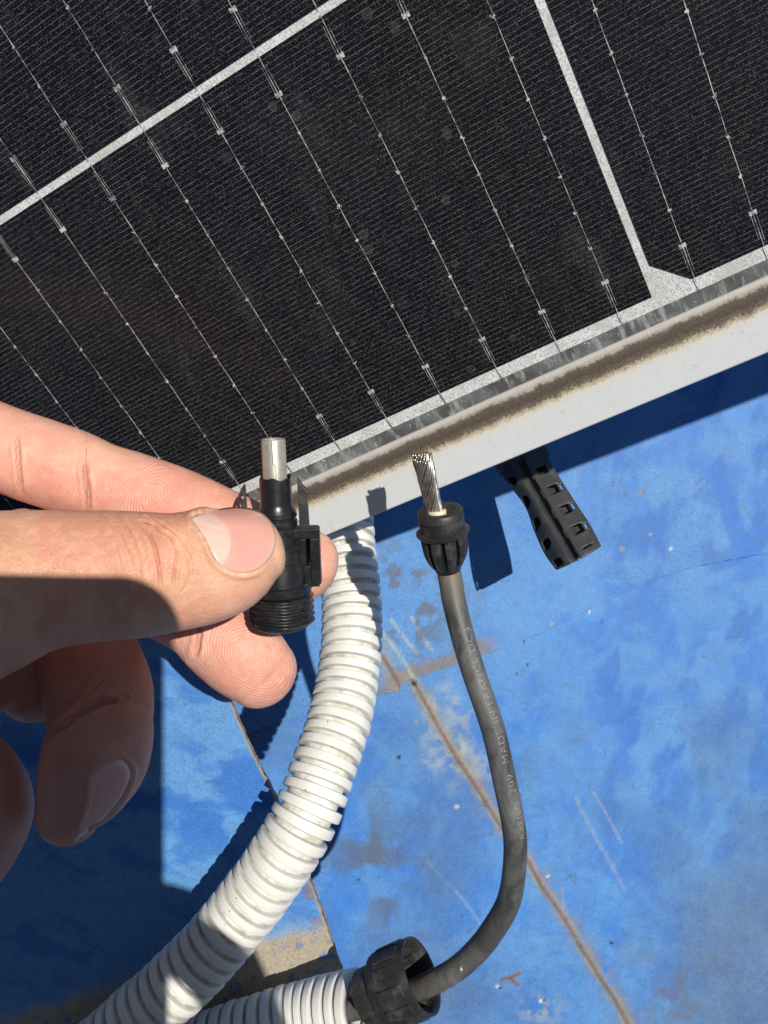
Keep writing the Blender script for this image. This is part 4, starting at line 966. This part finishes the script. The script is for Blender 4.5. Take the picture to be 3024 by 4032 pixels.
# dry skin flakes beside the thumb nail
fl1 = np.exp(-(((x - 850) / 60) ** 2 + ((y - 1996) / 9) ** 2)) * sstep(.5, .62, fbm(u_ * 12, v_ * 12, 6)); c = mixc(c, .8 * np.clip(fl1, 0, 1) * TH, np.array((.85, .78, .70)))
ridge = np.zeros((nV, 3)); ridge[:, 0] = np.clip((own_is("index") | own_is("middle")) * 1.0 + .55 * own_is("ringd") + .4 * own_is("ringp"), 0, 1) * sstep(.05, .35, facing)
thp = own_is("thumb") * sstep(2390, 2470, y + .35 * (x - 800)) * sstep(620, 760, x); ridge[:, 0] += thp * .8
ridge[:, 1] = own_is("thumb") * .5
# ridge coordinate: whorl round pad centres of index and middle, otherwise across the finger
def whorl(qx, qy, ax_, ay_, rot): 
    cr, sr_ = math.cos(rot), math.sin(rot); X_ = (x - qx) * cr + (y - qy) * sr_; Y_ = -(x - qx) * sr_ + (y - qy) * cr; return np.hypot(X_ / ax_, Y_ / ay_)
rcd = np.where(own_is("index"), np.where(x < 340, (x + .2 * y) / 1.0, np.where(x < 1120, whorl(600, 1960, 1.0, 1.6, .45), whorl(1180, 2240, 1.15, 1.0, 1.2))), 0)
rcd = np.where(own_is("middle"), whorl(1000, 2590, 1.2, .9, .8), rcd); rcd = np.where(shd, whorl(380, 3000, 1.2, 1, .9), rcd); rcd = np.where(own_is("thumb"), (x * .45 + y) , rcd)
rcd = rcd * 2 * math.pi / 10.5
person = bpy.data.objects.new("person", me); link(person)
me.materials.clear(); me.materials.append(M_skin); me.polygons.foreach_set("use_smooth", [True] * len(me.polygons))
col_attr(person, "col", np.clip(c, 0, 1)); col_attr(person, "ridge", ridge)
at = me.attributes.new("rcoord", 'FLOAT', 'POINT'); at.data.foreach_set("value", rcd.astype(np.float32))
tag(person, "bare left hand pinching a black plug, thumb in front, ring finger curled below", "person")
# nails
bvh = BVHTree.FromPolygons([Vector(v) for v in co2], [tuple(p.vertices) for p in me.polygons])
eye = Vector((0, 0, CAMZ))
def nail(poly, colf, lift, name="fingernail", edge_drop=.5):
    ring = closed(poly, 72); ctr = ring.mean(0); rows = 14; pts = []; lastZ = None; grid = []
    zs = np.zeros((rows + 1, 72)); xy = np.zeros((rows + 1, 72, 2))
    for i in range(rows + 1):
        t = (i / rows); t = 1 - (1 - t) ** 1.0
        for k in range(72):
            q = ctr + (ring[k] - ctr) * t; xy[i, k] = q
            d = (P(q[0], q[1], 100) - eye).normalized(); h = bvh.ray_cast(eye, d)
            z = (CAMZ - h[0].z) if h[0] is not None else None
            if z is None or z > .30 or (i > 0 and abs(z - zs[i - 1, k]) > .0016): z = (2 * zs[i - 1, k] - zs[i - 2, k] + .00008) if i > 1 else zs[i - 1, k]
            zs[i, k] = z
    for it in range(6):          # smooth plate
        zz_ = zs.copy(); zz_[1:-1] = .5 * zs[1:-1] + .25 * (zs[:-2] + zs[2:]); zs = .5 * zz_ + .25 * (np.roll(zz_, 1, 1) + np.roll(zz_, -1, 1)); zs[0] = zs[0].mean()
    vs, cols = [], []
    for i in range(rows + 1):
        t = i / rows
        for k in range(72):
            z = zs[i, k] - lift * (1 - (1.12 if (poly is NAIL1 and xy[i, k, 0] < 960) or poly is NAIL2 else .55) * t ** 6); vs.append(P(xy[i, k, 0], xy[i, k, 1], z * 1000)); cols.append(colf(*xy[i, k], t))
    fs = [(i * 72 + k, i * 72 + (k + 1) % 72, (i + 1) * 72 + (k + 1) % 72, (i + 1) * 72 + k) for i in range(rows) for k in range(72)]
    o = mesh_obj(name, vs, fs, M_nail, person); col_attr(o, "col", np.array(cols))
    me_ = o.data
    if sum(p.normal.z for p in me_.polygons) < 0: me_.flip_normals()
    md = o.modifiers.new("t", 'SOLIDIFY'); md.thickness = .0003; md.offset = -1; return o
def nc1(px, py, t):
    pk = np.array(srgb(232, 168, 154)); lun = np.array(srgb(230, 192, 176)); tipc = np.array(srgb(226, 200, 168)); rd = np.array(srgb(230, 150, 140))
    X_, Y_ = (px - 450) / .42194, (py - 1900) / .42194
    dl = math.hypot((X_ - 820) / 1.0, (Y_ - 560) / 1.05)
    k = float(sstep(275, 262, np.array(dl)) ) ; cc_ = pk * (1 - k) + lun * k
    r_ = float(np.exp(-(((X_ - 1180) / 90) ** 2 + ((Y_ - 560) / 150) ** 2))); cc_ = cc_ * (1 - .5 * r_ * (1 - k)) + rd * .5 * r_ * (1 - k)
    e = float(sstep(.90, .975, np.array(t))) * float(sstep(960, 1040, np.array(px))); return cc_ * (1 - .8 * e) + tipc * .8 * e
nail(NAIL1, nc1, .00055)
def nc2(px, py, t):
    pk = np.array(srgb(206, 150, 140)); ed = np.array(srgb(226, 200, 180)); e = float(sstep(.80, .95, np.array(t))) * float(sstep(-20, 60, np.array((px - 350) + (py - 3150) * .6))); return pk * (1 - e) + ed * e
nail(NAIL2, nc2, .00030)

# ---------------------------------------------------------------- the phone behind the eye and the other hand that holds it
def E3(x_, y_, up_): return Vector((x_ * .001, y_ * .001, CAMZ + up_ * .001))       # mm right, mm up the picture, mm behind the eye
phone = empty("phone", E3(-24, -53, 4)); tag(phone, "slim dark phone held flat above the hand, out of the picture", "phone"); bpy.context.view_layer.update()
bm = bmesh.new(); pts = []
for (cx_, cy_, a0) in ((-1.5, 8.2, 0), (-48, 8.2, 90), (-48, -114, 180), (-1.5, -114, 270)):
    for t in range(0, 91, 10): pts.append(E3(cx_ + 12.5 * math.cos(R(a0 + t)), cy_ + 12.5 * math.sin(R(a0 + t)), 3))
b = NB("phone_shell"); b.set(Base_Color=(.03, .03, .035), Roughness=.35, Metallic=.3); M_phone = b.m
o = extrude_poly(pts, (0, 0, .008), "phone_body", M_phone, phone, .001); toloc(o, phone)
hv, hf = [], []
def chain(lst):
    pth = catmull([(a, b_, c_) for a, b_, c_, r in lst], 8); rad = catmull([(r, 0, 0) for *_, r in lst], 8)[:, 0] * .001
    path = np.array([list(E3(*p)) for p in pth]); v, f = tube(path, rad, 20); k = len(hv); hv.extend(v); hf.extend([tuple(x_ + k for x_ in ff) for ff in f])
    e0, e1 = lst[0], lst[-1]
chain([(-20, -66, 16, 7), (0, -69, 16, 8.5), (14, -70.5, 16, 9), (28, -77, 18, 9.5), (38, -92, 22, 11), (42, -115, 28, 16)])
chain([(-25, -99, 20, 7), (-5, -101, 20, 8.5), (14, -102, 20, 9.5), (30, -106, 22, 9.5), (44, -115, 26, 12)])
chain([(-25, -122, 20, 7), (-5, -123, 20, 8.5), (14, -123, 22, 9), (34, -124, 24, 12)])
chain([(30, -112, 28, 12), (34, -130, 32, 20), (40, -170, 38, 26), (60, -240, 50, 24), (90, -330, 60, 27), (140, -480, 70, 33)])
tmp = mesh_obj("tmp", hv, hf, None); fix_normals(tmp); rm = tmp.modifiers.new("r", 'REMESH'); rm.mode = 'VOXEL'; rm.voxel_size = .0022
sm = tmp.modifiers.new("s", 'SMOOTH'); sm.iterations = 6
me2 = bpy.data.meshes.new_from_object(tmp.evaluated_get(bpy.context.evaluated_depsgraph_get())); bpy.data.objects.remove(tmp)
me2.materials.append(M_skin); me2.polygons.foreach_set("use_smooth", [True] * len(me2.polygons))
oh = link(bpy.data.objects.new("other_hand", me2), person); col_attr(oh, "col", np.repeat(pink[None], len(me2.vertices), 0))

# unseen body of the person, added behind the eye to block sky light
b = NB("unseen_body_dark_cloth"); b.set(Base_Color=b.ramp(b.noise(30, 5, .6), [(.3, (.03, .035, .045)), (.7, (.05, .055, .065))]), Roughness=.9); M_cloth = b.m
hv, hf = [], []
chain([(-60, -900, -150, 190), (-60, -640, 120, 200), (-60, -470, 330, 190), (-60, -400, 440, 120), (-60, -330, 520, 70)])
chain([(-60, -470, 330, 120), (-240, -480, 320, 90), (-330, -330, 160, 60), (-330, -150, -60, 45), (-255, -60, -195, 32)])
chain([(-60, -470, 330, 120), (150, -500, 320, 90), (220, -560, 200, 60), (160, -500, 80, 42)])
tmp = mesh_obj("tmp", hv, hf, None); fix_normals(tmp); rm = tmp.modifiers.new("r", 'REMESH'); rm.mode = 'VOXEL'; rm.voxel_size = .012
sm = tmp.modifiers.new("s", 'SMOOTH'); sm.iterations = 5
me3 = bpy.data.meshes.new_from_object(tmp.evaluated_get(bpy.context.evaluated_depsgraph_get())); bpy.data.objects.remove(tmp)
me3.materials.append(M_cloth); me3.polygons.foreach_set("use_smooth", [True] * len(me3.polygons)); link(bpy.data.objects.new("added_unseen_body", me3), person)
hv, hf = [], []
chain([(-60, -330, 520, 60), (-60, -290, 560, 75), (-60, -240, 590, 95), (-60, -190, 600, 90), (-60, -165, 600, 55)])
tmp = mesh_obj("tmp", hv, hf, None); fix_normals(tmp); rm = tmp.modifiers.new("r", 'REMESH'); rm.mode = 'VOXEL'; rm.voxel_size = .008
me4 = bpy.data.meshes.new_from_object(tmp.evaluated_get(bpy.context.evaluated_depsgraph_get())); bpy.data.objects.remove(tmp)
me4.materials.append(M_skin); me4.polygons.foreach_set("use_smooth", [True] * len(me4.polygons)); hd_ = link(bpy.data.objects.new("head", me4), person); col_attr(hd_, "col", np.repeat(pink[None], len(me4.vertices), 0))
